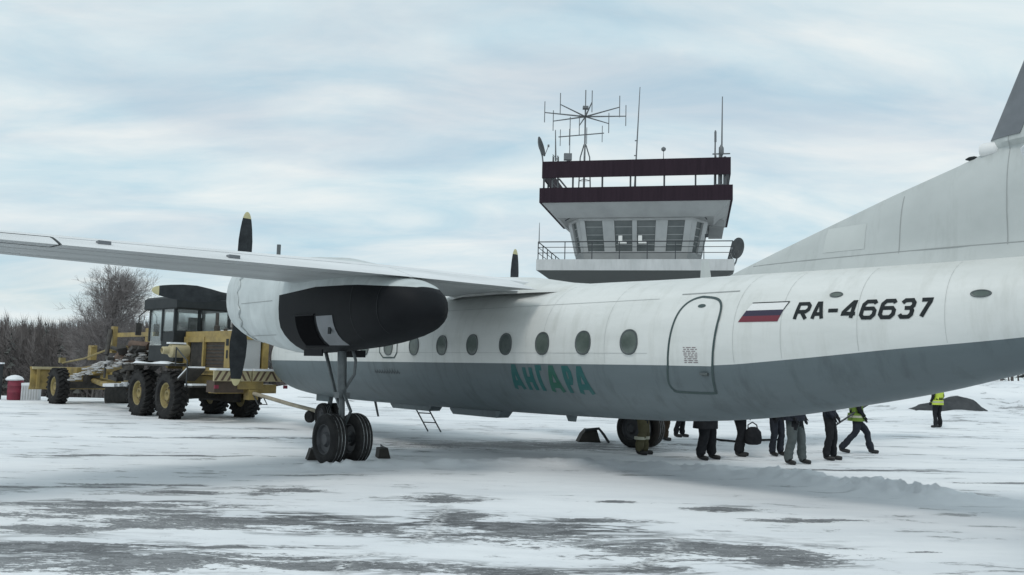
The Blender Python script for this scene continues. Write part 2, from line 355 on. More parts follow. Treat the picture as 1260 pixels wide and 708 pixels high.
crn = ma('MULTIPLY', ac.outputs['Fac'], mrange(nz(14., (1, 1, 1), 3), .42, .55))
col = mixc(ma('MULTIPLY', ac.outputs['Fac'], .6), col, (.06, .062, .066)); col = mixc(crn, col, (.78, .79, .80))
lk(col, B.inputs['Base Color'])
lk(mrange(bm2, 0., 1., .8, .5), B.inputs['Roughness'])
hgt = ma('SUBTRACT', ma('ADD', ma('MULTIPLY', fine, .35), ma('MULTIPLY', str2, .5)), ma('MULTIPLY', bm2, .45))
bmp = nd('ShaderNodeBump'); bmp.inputs['Strength'].default_value = .55; bmp.inputs['Distance'].default_value = .035
lk(hgt, bmp.inputs['Height']); lk(bmp.outputs[0], B.inputs['Normal'])
me.materials.append(GM)
ground = bpy.data.objects.new('snowy_ground', me); C.objects.link(ground); tag(ground, kind='structure')
def gh(x, y): return float(gz(np.array([x]), np.array([y]))[0])

# ================================================================== AIRCRAFT
YAW, PX, PY = .6932, .0809, 18.3302
plane = empty('propeller_airliner', (PX, PY, 0), math.pi/2+YAW, 'white and grey twin propeller airliner with dark number on its rear fuselage', 'aircraft')
ST = np.array([
 [10.95, 1.78, 2.02, .10], [10.8, 1.55, 2.30, .36], [10.4, 1.30, 2.55, .62], [9.7, 1.08, 2.85, .92], [9.0, .97, 3.15, 1.15], [8.0, .90, 3.36, 1.34], [6.8, .86, 3.42, 1.43], [5, .85, 3.44, 1.45], [0, .88, 3.43, 1.45],
 [-3, .92, 3.39, 1.45], [-4.2, .95, 3.36, 1.44], [-5.2, 1.01, 3.345, 1.40], [-6.3, 1.13, 3.335, 1.32], [-7.6, 1.36, 3.325, 1.18], [-8.8, 1.61, 3.32, 1.02], [-9.8, 1.88, 3.32, .86], [-11, 2.19, 3.31, .65], [-12.2, 2.48, 3.27, .42], [-13.2, 2.72, 3.18, .18], [-13.4, 2.85, 3.08, .06]])[::-1]
STRIPE = np.array([[-13.4, 2.78], [-12, 2.52], [-10.05, 2.281], [-9.55, 2.225], [-8.62, 2.134], [-7.58, 2.022], [-6.9, 1.955], [-6.36, 1.907], [-5.96, 1.889], [-5.2, 1.88], [-4.5, 1.878], [1.75, 1.855], [8, 1.84], [10.95, 1.84]])
def pchip(xs, ys, x):
    h = np.diff(xs); d = np.diff(ys)/h; mm = np.zeros(len(xs)); mm[0] = d[0]; mm[-1] = d[-1]
    for i in range(1, len(xs)-1):
        if d[i-1]*d[i] > 0:
            w1 = 2*h[i]+h[i-1]; w2 = h[i]+2*h[i-1]; mm[i] = (w1+w2)/(w1/d[i-1]+w2/d[i])
    x = min(max(x, xs[0]), xs[-1]); i = int(np.clip(np.searchsorted(xs, x)-1, 0, len(xs)-2)); t = (x-xs[i])/h[i]
    return (2*t**3-3*t**2+1)*ys[i]+(t**3-2*t**2+t)*h[i]*mm[i]+(-2*t**3+3*t**2)*ys[i+1]+(t**3-t**2)*h[i]*mm[i+1]
_cache = {}
def sec(x):
    k = round(x, 4)
    if k not in _cache:
        zb, zt, hy = (pchip(ST[:, 0], ST[:, j], x) for j in (1, 2, 3)); _cache[k] = ((zb+zt)/2, (zt-zb)/2, hy)
    return _cache[k]
NE = 2.15
def surf(x, z, side=1, off=0.):
    zc, hz, hy = sec(x); t = float(np.clip((z-zc)/hz, -.9995, .9995)); y = hy*(1-abs(t)**NE)**(1/NE)
    a = (y/hy)**(NE-1)/hy; b = math.copysign(abs(t)**(NE-1), t)/hz; l = math.hypot(a, b)
    return Vector((x, side*(y+off*a/l), z+off*b/l))
def zstripe(x): return pchip(STRIPE[:, 0], STRIPE[:, 1], x)
mb = MB(); rings = []
xs = sorted(set(list(np.linspace(-13.4, -4, 48))+list(np.linspace(-4, 8, 22))+list(np.linspace(8, 10.95, 20))))
NU, ND = 11, 12
for x in xs:
    zc, hz, hy = sec(x); t = float(np.clip((zstripe(x)-zc)/hz, -.97, .97)); ps = math.copysign(math.asin(abs(t)**(NE/2)), t)
    ph = [math.pi/2+(ps-math.pi/2)*k/NU for k in range(NU)]+[ps+(-math.pi/2-ps)*k/ND for k in range(ND+1)]
    half = [(hy*max(math.cos(p), 0)**(2/NE), zc+hz*math.copysign(abs(math.sin(p))**(2/NE), math.sin(p))) for p in ph]
    rings.append([Vector((x, y, z)) for y, z in half]+[Vector((x, -y, z)) for y, z in half[-2:0:-1]])
n = len(rings[0]); mb.loft(rings)
mb.m = []
for i in range(len(rings)-1):
    for k in range(n): mb.m.append(1 if NU <= (k if k < NU+ND else n-1-k) < NU+ND or False else 0)
mb.m += [1, 0]
mb.build('fuselage', ['white', 'belly'], plane, 50)

def drape_strip(pts, w, off, closed=False, side=1, sub=.06, target=None, mi=0):
    """a flat band of width w laid on the fuselage skin along a polyline of (x, z)"""
    P = [np.array(p, float) for p in pts]; Q = []
    m_ = len(P) if closed else len(P)-1
    for i in range(m_):
        a, b = P[i], P[(i+1) % len(P)]; k = max(1, int(np.linalg.norm(b-a)/sub))
        Q += [a+(b-a)*j/k for j in range(k)]
    if not closed: Q.append(P[-1])
    L, Rr = [], []; N = len(Q)
    for i in range(N):
        def tan(a, b):
            d = b-a; l = np.linalg.norm(d); return d/l if l > 0 else d
        t1 = tan(Q[i-1], Q[i]) if (i > 0 or closed) else None; t2 = tan(Q[i], Q[(i+1) % N]) if (i < N-1 or closed) else None
        t1 = t2 if t1 is None else t1; t2 = t1 if t2 is None else t2
        n1_ = np.array([-t1[1], t1[0]]); n2_ = np.array([-t2[1], t2[0]]); nn = n1_+n2_; nn /= max(np.linalg.norm(nn), 1e-6)
        s_ = min(1/max(nn@n1_, .35), 1.8)*w/2
        L.append(surf(*(Q[i]+nn*s_), side, off)); Rr.append(surf(*(Q[i]-nn*s_), side, off))
    vs = L+Rr; fs = [(i, (i+1) % N, N+(i+1) % N, N+i) for i in range(N if closed else N-1)]
    (target or MBX).add(vs, fs, mi)
    return target
def drape_rows(rows, off, side=1, nc=8, target=None, mi=0):
    """rows of (z, x_a, x_b) laid on the skin as a grid"""
    vs = []; fs = []
    for z, a, b in rows: vs += [surf(a+(b-a)*k/nc, z, side, off) for k in range(nc+1)]
    for i in range(len(rows)-1):
        for k in range(nc): q = i*(nc+1)+k; fs.append((q, q+1, q+nc+2, q+nc+1))
    target.add(vs, fs, mi)
# windows: frame ring with a pane let into it
def window(x0, z0, side):
    def loop(a, b, off): return [surf(x0+a*math.copysign(abs(math.cos(t))**.9, math.cos(t)), z0+b*math.copysign(abs(math.sin(t))**.9, math.sin(t)), side, off) for t in [2*math.pi*k/28 for k in range(28)]]
    f = MB().loft([loop(.182, .205, .001), loop(.180, .203, .014), loop(.160, .183, .016), loop(.152, .175, .006)], cap=False).build('window', 'wframe', plane, 60, fix=False)
    p = MB(); a = loop(.156, .179, .007); p.add(a+[surf(x0, z0, side, .0075)], [(k, (k+1) % 28, 28) for k in range(28)]); p.build('pane', random.choice(('glass', 'glass', 'glass2')), f, 60)
for i in range(9):
    for side in (1, -1): window(-4.53+1.02*i, 2.238-.006*i, side)
e = MB(); ex = -4.53+1.02*7
drape_strip([(ex+.36, 2.5), (ex+.36, 2.06), (ex+.22, 1.945), (ex-.24, 1.945), (ex-.36, 2.06), (ex-.36, 2.5), (ex-.24, 2.6), (ex+.24, 2.6)], .03, .004, True, target=e); e.build('emergency_exit_outline', 'seal', plane, 0)
# passenger door
FR = [(1.485, -5.33), (1.52, -5.245), (1.63, -5.215), (1.878, -5.28), (2.0, -5.30), (2.37, -5.35), (2.65, -5.405), (2.80, -5.48), (2.88, -5.58), (2.915, -5.70)]
AF = [(1.485, -5.90), (1.52, -5.97), (1.63, -6.0), (1.878, -6.06), (2.0, -6.085), (2.37, -6.14), (2.65, -6.165), (2.80, -6.12), (2.88, -6.0), (2.915, -5.78)]
xf = lambda z: float(np.interp(z, [p[0] for p in FR], [p[1] for p in FR])); xa = lambda z: float(np.interp(z, [p[0] for p in AF], [p[1] for p in AF]))
d = MB(); zz1 = list(np.linspace(1.488, 1.879, 8)); zz2 = list(np.linspace(1.879, 2.913, 22))
drape_rows([(z, xf(z), xa(z)) for z in zz1], .006, target=d, mi=1); drape_rows([(z, xf(z), xa(z)) for z in zz2], .006, target=d, mi=0)
door = d.build('door', ['white', 'belly'], plane, 60)
OL = [np.array((x, z)) for z, x in FR]+[np.array((x, z)) for z, x in AF[::-1]]; OS = []
for i in range(len(OL)):
    p_, a_, b_, n_ = OL[i-1], OL[i], OL[(i+1) % len(OL)], OL[(i+2) % len(OL)]
    for t_ in (0, .25, .5, .75): OS.append(.5*(2*a_+(b_-p_)*t_+(2*p_-5*a_+4*b_-n_)*t_**2+(3*a_-p_-3*b_+n_)*t_**3))
e = MB(); drape_strip(OS, .034, .011, True, sub=.05, target=e); e.build('door_seal', 'seal', door, 0)
e = MB(); L0 = [surf(-5.80+.07*math.cos(t), 2.773+.028*math.sin(t), 1, .012) for t in np.linspace(0, 2*math.pi, 17)[:-1]]; e.add(L0, [tuple(range(16))]); e.build('door_window', 'seal', door, 0)
e = MB(); e.bar(surf(-5.84, 1.775, 1, .03), surf(-5.97, 1.775, 1, .03), .03, .035); e.bar(surf(-5.85, 1.745, 1, .012), surf(-5.96, 1.745, 1, .012), .012, .02, 0); e.build('door_handle', 'wframe', door, 0)
e = MB(); k = 0
for zt in np.linspace(2.15, 1.93, 9):
    x = -5.575-random.random()*.03
    while x > -5.80-random.random()*.03:
        w = random.uniform(.03, .09); drape_strip([(x, zt), (max(x-w, -5.83), zt)], .011, .0105, target=e); x -= w+.02
e.build('door_notice', 'rust', door, 0)
e = MB(); drape_strip([(-5.3, 2.985), (-6.33, 2.99)], .016, .004, target=e); e.build('rain_gutter', 'seam', plane, 0)
for (x, a, b, z) in ((-7.865, .075, .03, 2.86), (-9.637, .095, .038, 2.80)):
    e = MB(); e.loft([[surf(x+a*s_*math.cos(t), z+b*s_*math.sin(t), 1, o_) for t in np.linspace(0, 2*math.pi, 21)[:-1]] for s_, o_ in ((1.25, .002), (1.2, .012), (1, .012), (.9, .004))], cap=False)
    w_ = e.build('light_window', 'wframe', plane, 60, fix=False)
    e = MB(); e.add([surf(x+a*math.cos(t), z+b*math.sin(t), 1, .006) for t in np.linspace(0, 2*math.pi, 21)[:-1]], [tuple(range(20))]); e.build('pane', 'glass', w_, 0)
# registration
GL = {
 'R': [[(0, 0), (0, 1), (.75, 1), (.95, .85), (.95, .62), (.75, .48), (.04, .48)], [(.45, .44), (.95, 0)]],
 'A': [[(0, 0), (.38, 1), (.62, 1), (1, 0)], [(.2, .30), (.8, .30)]],
 '-': [[(0, .5), (1, .5)]],
 '4': [[(.72, 0), (.72, 1), (.6, 1), (0, .36), (0, .27), (1, .27)]],
 '6': [[(.95, .86), (.8, 1), (.2, 1), (.0, .82), (.0, .18), (.2, 0), (.8, 0), (1, .18), (1, .42), (.82, .56), (.06, .56)]],
 '3': [[(0, .84), (.2, 1), (.8, 1), (1, .84), (1, .66), (.84, .53), (.3, .53)], [(.88, .5), (1, .38), (1, .16), (.8, 0), (.2, 0), (0, .16)]],
 '7': [[(0, 1), (1, 1), (1, .88), (.42, 0)]],
 'Н': [[(0, 0), (0, 1)], [(1, 0), (1, 1)], [(.06, .47), (.94, .47)]],
 'Г': [[(0, 0), (0, 1), (1, 1)]],
 'Р': [[(0, 0), (0, 1), (.7, 1), (1, .86), (1, .60), (.7, .45), (.05, .45)]],
 'А': [[(0, 0), (.42, 1), (.58, 1), (1, 0)], [(.2, .28), (.8, .28)]],
}
def letter(ch, x0, x1, z0, z1, w, slant, off, name, m_, par, sub=.04):
    t = MB()
    for i, st in enumerate(GL[ch]):
        pts = [(x0+w/2*-1+(x1-x0+w)*u - slant*(z1-z0)*vv, z0+w/2+(z1-z0-w)*vv) for u, vv in st]
        drape_strip(pts, w, off+.0012*i, target=t, sub=sub)
    return t.build(name, m_, par, 0)
regp = None
for ch, a, b in (('R', -7.32, -7.535), ('A', -7.57, -7.75), ('-', -7.775, -7.955), ('4', -7.975, -8.185), ('6', -8.215, -8.425), ('6', -8.455, -8.665), ('3', -8.695, -8.885), ('7', -8.915, -9.07)):
    letter(ch, a, b, 2.512, 2.772, .050, .17 if ch not in 'A-' else .06, .004, 'registration_character', 'ink', plane)
# airline lettering in teal below the stripe
for i, (ch, a, b) in enumerate((('А', -1.50, -1.83), ('Н', -1.90, -2.17), ('Г', -2.26, -2.47), ('А', -2.50, -2.86), ('Р', -2.95, -3.17), ('А', -3.20, -3.56))):
    letter(ch, a, b, 1.355-.006*i, 1.850-.002*i, .095, 0, .004, 'lettering', 'green' if i in (3,) else 'teal', plane)
e = MB(); xq = 3.3
while xq > 2.3:
    h_ = random.uniform(.06, .11); drape_strip([(xq, 1.60), (xq-.03, 1.60+h_), (xq-.06, 1.60), (xq-.1, 1.63)], .02, .004, target=e, sub=.05); xq -= .105
e.build('faint_script', 'faint', plane, 0)
# flag in three bands
for nm, m_, z0, z1 in (('flag_band', 'fred', 2.512, 2.597), ('flag_band', 'fblue', 2.597, 2.678), ('flag_band', 'fwhite', 2.678, 2.78)):
    e = MB(); fx = lambda z: (-6.488-(z-2.512)*.60, -7.10-(z-2.512)*.40)
    drape_rows([(z, *fx(z)) for z in np.linspace(z0, z1, 4)], .004, target=e, nc=10); e.build(nm, m_, plane, 0)
e = MB(); drape_strip([(-6.65, 2.787), (-7.22, 2.787), (-7.165, 2.68)], .014, .0055, target=e); e.build('flag_outline', 'ink', plane, 0)
# skin seams
for z in (2.93, 2.06):
    e = MB(); drape_strip([(x, z) for x in np.linspace(3.0 if z > 2.5 else 8.0, -4.9, 50)], .008, .0016, target=e, sub=.3); e.build('lap_seam', 'lap', plane, 0)
for x in (.9, -9.25, -2.5, -4.0, -6.42, -7.15, -8.2):
    e = MB(); zc, hz, hy = sec(x); drape_strip([(x, z) for z in np.linspace(zstripe(x)+.02, zc+hz*.97, 18)], .006, .0016, target=e); e.build('skin_seam', 'lap', plane, 0)
# belly: two shallow fairings, aerials
def fairing(x0, x1, z, wy, name='belly_fairing'):
    top = 1.06; xs_ = [x0, x0-.12, x1+.18, x1]
    rg = [[Vector((x, -wy, top)), Vector((x, wy, top)), Vector((x, wy*.8, zz_)), Vector((x, -wy*.8, zz_))] for x, zz_ in ((x0, z+.1), (x0-.12, z), (x1+.15, z), (x1, z+.14))]
    MB().loft(rg).build(name, 'belly', plane, 20)
fairing(4.5, 2.70, .745, .2); fairing(2.0, .18, .735, .2)
def blade_ant(x, y, z, h, c, sweep, m_='belly', thick=.02):
    rg = [[Vector((xx+c_*.5, y, zz_)), Vector((xx, y+thick, zz_)), Vector((xx-c_*.5, y, zz_)), Vector((xx, y-thick, zz_))] for xx, zz_, c_ in ((x, z, c), (x-sweep, z+h, c*.62))]
    MB().loft(rg).build('blade_aerial', m_, plane, 20)
blade_ant(-1.75, 0, .95, -.16, .36, .03, thick=.03); blade_ant(5.5, 0, .9, -.42, .13, .2, 'steel', .03); blade_ant(-4.93, 0, 3.3, .36, .24, -.02, 'fin', .025)

# cockpit windows, nose
for x0, x1 in ((9.25, 8.75), (9.75, 9.32)):
    for side in (1, -1):
        e = MB(); drape_rows([(z, x0-(z-2.45)*.5, x1) for z in np.linspace(2.45, 2.8, 5)], .005, side, target=e); e.build('cockpit_window', 'glass', plane, 60)

# ---- fin with long dorsal fillet
LEZ = np.array([[3.0, -5.05], [3.34, -5.35], [3.43, -5.6], [3.66, -6.25], [3.9, -6.95], [4.31, -8.17], [4.58, -9.05], [4.68, -9.33], [4.78, -9.44], [5.77, -9.87], [8.3, -11.05]])
lez = lambda z: float(np.interp(z, LEZ[:, 0], LEZ[:, 1]))
hinge = lambda z: -12.15-.10*(z-3.2)
def fin_half(z, s, L):
    base = .27-.022*max(z-3.6, 0)
    t = base*(1-math.exp(-(s+.02)/(.9 if z < 4.75 else .35)))*(min(1, ((L-s)/L)*1.6+.25))
    return t+ .30*max(0, (3.62-z))**2*min(1, s/1.2)*3
def fin_sec(z, xe=None, grow=0., smax=None):
    x0 = lez(z); L = x0-(hinge(z) if xe is None else xe); ss = [0, .02, .06, .14, .25, .4, .7, 1.1, 1.7, 2.4, 3.2, 4.2, 5.5]
    ss = [s for s in ss if s < L*.97]+[L]; ss = list(np.interp(np.linspace(0, 1, 16), np.linspace(0, 1, len(ss)), ss))
    if smax: ss = list(np.linspace(0, 1, 16)**1.5*smax)
    A = [Vector((x0-s+grow*(1 if s == 0 else 0), fin_half(z, s, L)+grow if s > 0 else 0, z)) for s in ss]
    Bq = [Vector((v.x, -v.y, v.z)) for v in A[::-1] if v.y > 0]
    return A+Bq
MB().loft([fin_sec(z) for z in [3.05, 3.2, 3.3, 3.36, 3.43, 3.5, 3.58, 3.66, 3.78, 3.9, 4.05, 4.2, 4.31, 4.45, 4.58, 4.64, 4.68, 4.72, 4.78, 5.2, 5.8, 6.6, 7.4, 8.1, 8.3]]).build('fin', 'fin', plane, 35)
MB().loft([fin_sec(z, grow=.012, smax=.40) for z in [4.84, 5.2, 5.8, 6.6, 7.4, 8.25]]).build('leading_edge_boot', 'boot', plane, 35)
rg = []
for z in (3.35, 5, 7, 8.28):
    h0 = hinge(z)-.02; w0 = max(fin_half(z, lez(z)-h0-.05, lez(z)-h0), .05)
    rg.append([Vector((h0, w0, z)), Vector((h0-.95+.03*z, .012, z)), Vector((h0-.95+.03*z, -.012, z)), Vector((h0, -w0, z))])
MB().loft(rg).build('rudder', 'fin', plane, 30)
# small air intake where the fin meets the fillet
it = MB().lathe([(-.14, .05), (-.10, .09), (.05, .095), (.09, .085), (.06, .07), (-.05, .055)], (-9.43, 0, 4.735), 'x', 18).build('air_intake', 'fwhite', plane, 50)
MB().lathe([(.0, .066), (.012, .02)], (-9.40, 0, 4.735), 'x', 14).build('intake_throat', 'ink', it, 50)
MB().lathe([(-.07, .012), (-.03, .028), (.03, .028), (.08, .008)], (-9.22, 0, 4.655), 'x', 12).build('beacon_stub', 'ink', plane, 50)
# vertical seams and a doubler on the fillet (port side)
def fin_strip(pts, w, name, m_='seam'):
    t = MB(); vs = []
    for x, z in pts:
        s_ = max(lez(z)-x, 0.02); vs.append((x, fin_half(z, s_, lez(z)-hinge(z))+.003, z))
    dxy = Vector(pts[-1])-Vector(pts[0]); nn = Vector((-dxy.y, dxy.x)).normalized()*w/2
    top = [Vector((v[0]+nn.x, v[1], v[2]+nn.y)) for v in vs]; bot = [Vector((v[0]-nn.x, v[1], v[2]-nn.y)) for v in vs]
    N = len(vs); t.add(top+bot, [(i, i+1, N+i+1, N+i) for i in range(N-1)]); t.build(name, m_, plane, 0)
fin_strip([(-8.36, z) for z in np.linspace(3.45, 4.26, 14)], .012, 'fin_seam')
fin_strip([(-9.72, z) for z in np.linspace(3.45, 4.9, 14)], .010, 'fin_seam')
fin_strip([(x, 3.47) for x in np.linspace(-5.9, -11.5, 40)], .014, 'fin_seam')
rgp = [[Vector((x, fin_half(z, lez(z)-x, lez(z)-hinge(z))+.004, z)) for x in np.linspace(-7.2, -7.85, 6)] for z in np.linspace(3.56, 3.93, 5)]
MB().loft(rgp, cap=False, closed=False).build('doubler_plate', 'fin2', plane, 40)

# ---- wing
def foil(f, tc, cam_):
    yt = 5*tc*(.2969*math.sqrt(f)-.1260*f-.3516*f*f+.2843*f**3-.1036*f**4); yc = cam_*4*f*(1-f)
    return yc+yt, yc-yt
ZTE = 3.209
def wing_par(y):
    y = abs(y); o = max(0, (y-4.3)/10.3)
    chord = 3.5-2.4*o; te = -2.149+.092*o; return te, chord, ZTE-.083*o, .112+.006*o, .035
def wp(y, f, up, side=1):
    te, c, zt, tc, cm = wing_par(y); a, b = foil(f, tc, cm); h = (a if up else b)*c
    return Vector((te+(1-f)*c, side*y, zt+(1-f)*c*math.sin(R(2.88))+h))
FS = list((1-np.cos(np.linspace(0, math.pi*.5, 13)))) # dense near nose
def wing_ring(y, side, f0, f1):
    fs = [f0+(f1-f0)*f for f in (FS if f0 == 0 else np.linspace(0, 1, 7))]
    return [wp(y, f, True, side) for f in fs]+[wp(y, f, False, side) for f in fs[::-1]][(0 if f1 < .999 else 1):(None if f0 > 0 else -1)]
def flap_ring(y, side, f0):
    fs = list(np.linspace(f0, 1, 8)); up = [wp(y, f, True, side) for f in fs]; lo = [wp(y, f, False, side) for f in fs[:-1]]
    mid = (up[0]+lo[0])/2; mid.x += .05
    return up+lo[::-1]+[mid]
YS = [0, 1.2, 2.4, 3.6, 4.3, 5.2, 6.2, 7.3, 8.5, 9.2, 10.5, 12, 13.3, 14.3, 14.6]
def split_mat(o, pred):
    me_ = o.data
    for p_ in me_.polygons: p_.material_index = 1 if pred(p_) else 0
for side in (1, -1):
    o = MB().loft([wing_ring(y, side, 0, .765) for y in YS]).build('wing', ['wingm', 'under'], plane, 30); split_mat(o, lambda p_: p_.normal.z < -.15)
    for nm, y0, y1 in (('inboard_flap', 1.3, 3.95), ('outboard_flap', 3.97, 9.17), ('aileron', 9.21, 14.2)):
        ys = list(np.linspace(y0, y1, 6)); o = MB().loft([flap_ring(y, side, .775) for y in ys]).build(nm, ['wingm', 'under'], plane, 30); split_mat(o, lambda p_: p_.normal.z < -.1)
    t = MB()
    for up in (True, False):
        pts = [wp(y, .772, up, side)+Vector((0, 0, .003 if up else -.003)) for y in np.linspace(9.19, 14.2, 20)]
        t.add([p_+Vector((.018, 0, 0)) for p_ in pts]+[p_-Vector((.018, 0, 0)) for p_ in pts], [(i, i+1, 20+i+1, 20+i) for i in range(19)])
        pts = [wp(9.19, f, up, side)+Vector((0, 0, .003 if up else -.003)) for f in np.linspace(.772, .99, 8)]
        t.add([p_+Vector((0, .02, 0)) for p_ in pts]+[p_-Vector((0, .02, 0)) for p_ in pts], [(i, i+1, 8+i+1, 8+i) for i in range(7)])
    t.build('aileron_gap', 'ink', plane, 0)
    t = MB()
    for up in (True, False):
        pts = [wp(y, .772, up, side)+Vector((0, 0, .003 if up else -.003)) for y in np.linspace(4.7, 9.1, 20)]
        t.add([p_+Vector((.008, 0, 0)) for p_ in pts]+[p_-Vector((.008, 0, 0)) for p_ in pts], [(i, i+1, 20+i+1, 20+i) for i in range(19)])
    t.build('flap_gap', 'steel', plane, 0)
    for y, f in ((6.9, .93), (8.6, .86)): MB().box(wp(y, f, True, side)+Vector((0, 0, .01)), (.12, .16, .05)).build('flap_track_cover', 'boot', plane, 0)
    for y in (10.3, 12.6):   # aileron hinge brackets and trim line
        MB().box(wp(y, .80, False, side)-Vector((0, 0, .02)), (.35, .04, .07)).build('hinge_bracket', 'under', plane, 0)
    t = MB()
    for f in (.28, .55):
        pts = [wp(y, f, False, side)-Vector((0, 0, .003)) for y in np.linspace(4.9, 13.8, 30)]
        t.add([p_+Vector((.008, 0, 0)) for p_ in pts]+[p_-Vector((.008, 0, 0)) for p_ in pts], [(i, i+1, 30+i+1, 30+i) for i in range(29)])
    t.build('wing_seam', 'seam', plane, 0)
    MB().tube([wp(5.5, .45, True, side), wp(5.5, .45, True, side)+Vector((0, 0, .17))], .035, 8).build('fuel_vent', 'strut', plane, 40)
    # wing to fuselage fairing
    t = MB(); rg = []
    for x, up, w in ((1.9, 3.42, .2), (1.3, 3.58, .8), (.3, 3.70, 1.15), (-.8, 3.62, 1.15), (-1.8, 3.46, 1.0), (-2.6, 3.38, .7), (-3.4, 3.33, .2)):
        rg.append([Vector((x, side*w*math.sin(a), 3.2+(up-3.2)*math.cos(a))) for a in np.linspace(0, math.pi/2, 9)])
    t.loft(rg, cap=False, closed=False); t.build('wing_root_fairing', 'white', plane, 60)
    # tailplane
    rg = []
    for y, le, c, z in ((.3, -10.4, 2.5, 3.0), (4.3, -11.35, 1.35, 3.62), (4.54, -11.6, .9, 3.66)):
        rg.append([Vector((le-f*c, side*y, z+s_*foil(f, .11, 0)[0]*c)) for f, s_ in [(f, 1) for f in (0, .03, .1, .3, .6, .98)]+[(f, -1) for f in (.98, .6, .3, .1, .03)]])
    MB().loft(rg).build('tailplane', 'wingm', plane, 35)

# ---- nacelles, propellers, main gear
NS = np.array([ # x, z_bottom, z_top, half width
 [4.30, 2.62, 3.70, .50], [4.22, 2.50, 3.80, .58], [4.0, 2.38, 3.86, .64], [3.5, 2.25, 3.90, .68], [3.36, 2.23, 3.90, .69], [3.28, 2.20, 3.90, .665], [2.6, 2.08, 3.88, .67], [1.6, 1.97, 3.84, .68], [.8, 1.97, 3.78, .68], [0, 2.01, 3.70, .68], [-1.0, 2.08, 3.50, .67], [-1.6, 2.15, 3.34, .64], [-2.0, 2.22, 3.22, .60], [-2.3, 2.29, 3.13, .53], [-2.5, 2.37, 3.03, .44], [-2.62, 2.45, 2.94, .34], [-2.70, 2.53, 2.81, .22], [-2.735, 2.60, 2.73, .10]])[::-1]
ZSP = lambda x: float(np.interp(x, [-2.735, -2.6, -2.5, -2.4, -2.0, -1.3, 0, 1.4], [2.9, 3.0, 3.02, 3.02, 3.04, 3.09, 3.12, 3.04]))
def nac_half(x):
    return [float(np.interp(x, NS[:, 0], NS[:, j])) for j in (1, 2, 3)]
def nac_pt(x, z, side, s_, off=0.):
    zb, zt, hy = nac_half(x); zc, hz = (zb+zt)/2, (zt-zb)/2; t = float(np.clip((z-zc)/hz, -.999, .999))
    return Vector((x, side*(3.95)+s_*(hy*(1-abs(t)**2.4)**(1/2.4)+off), z))
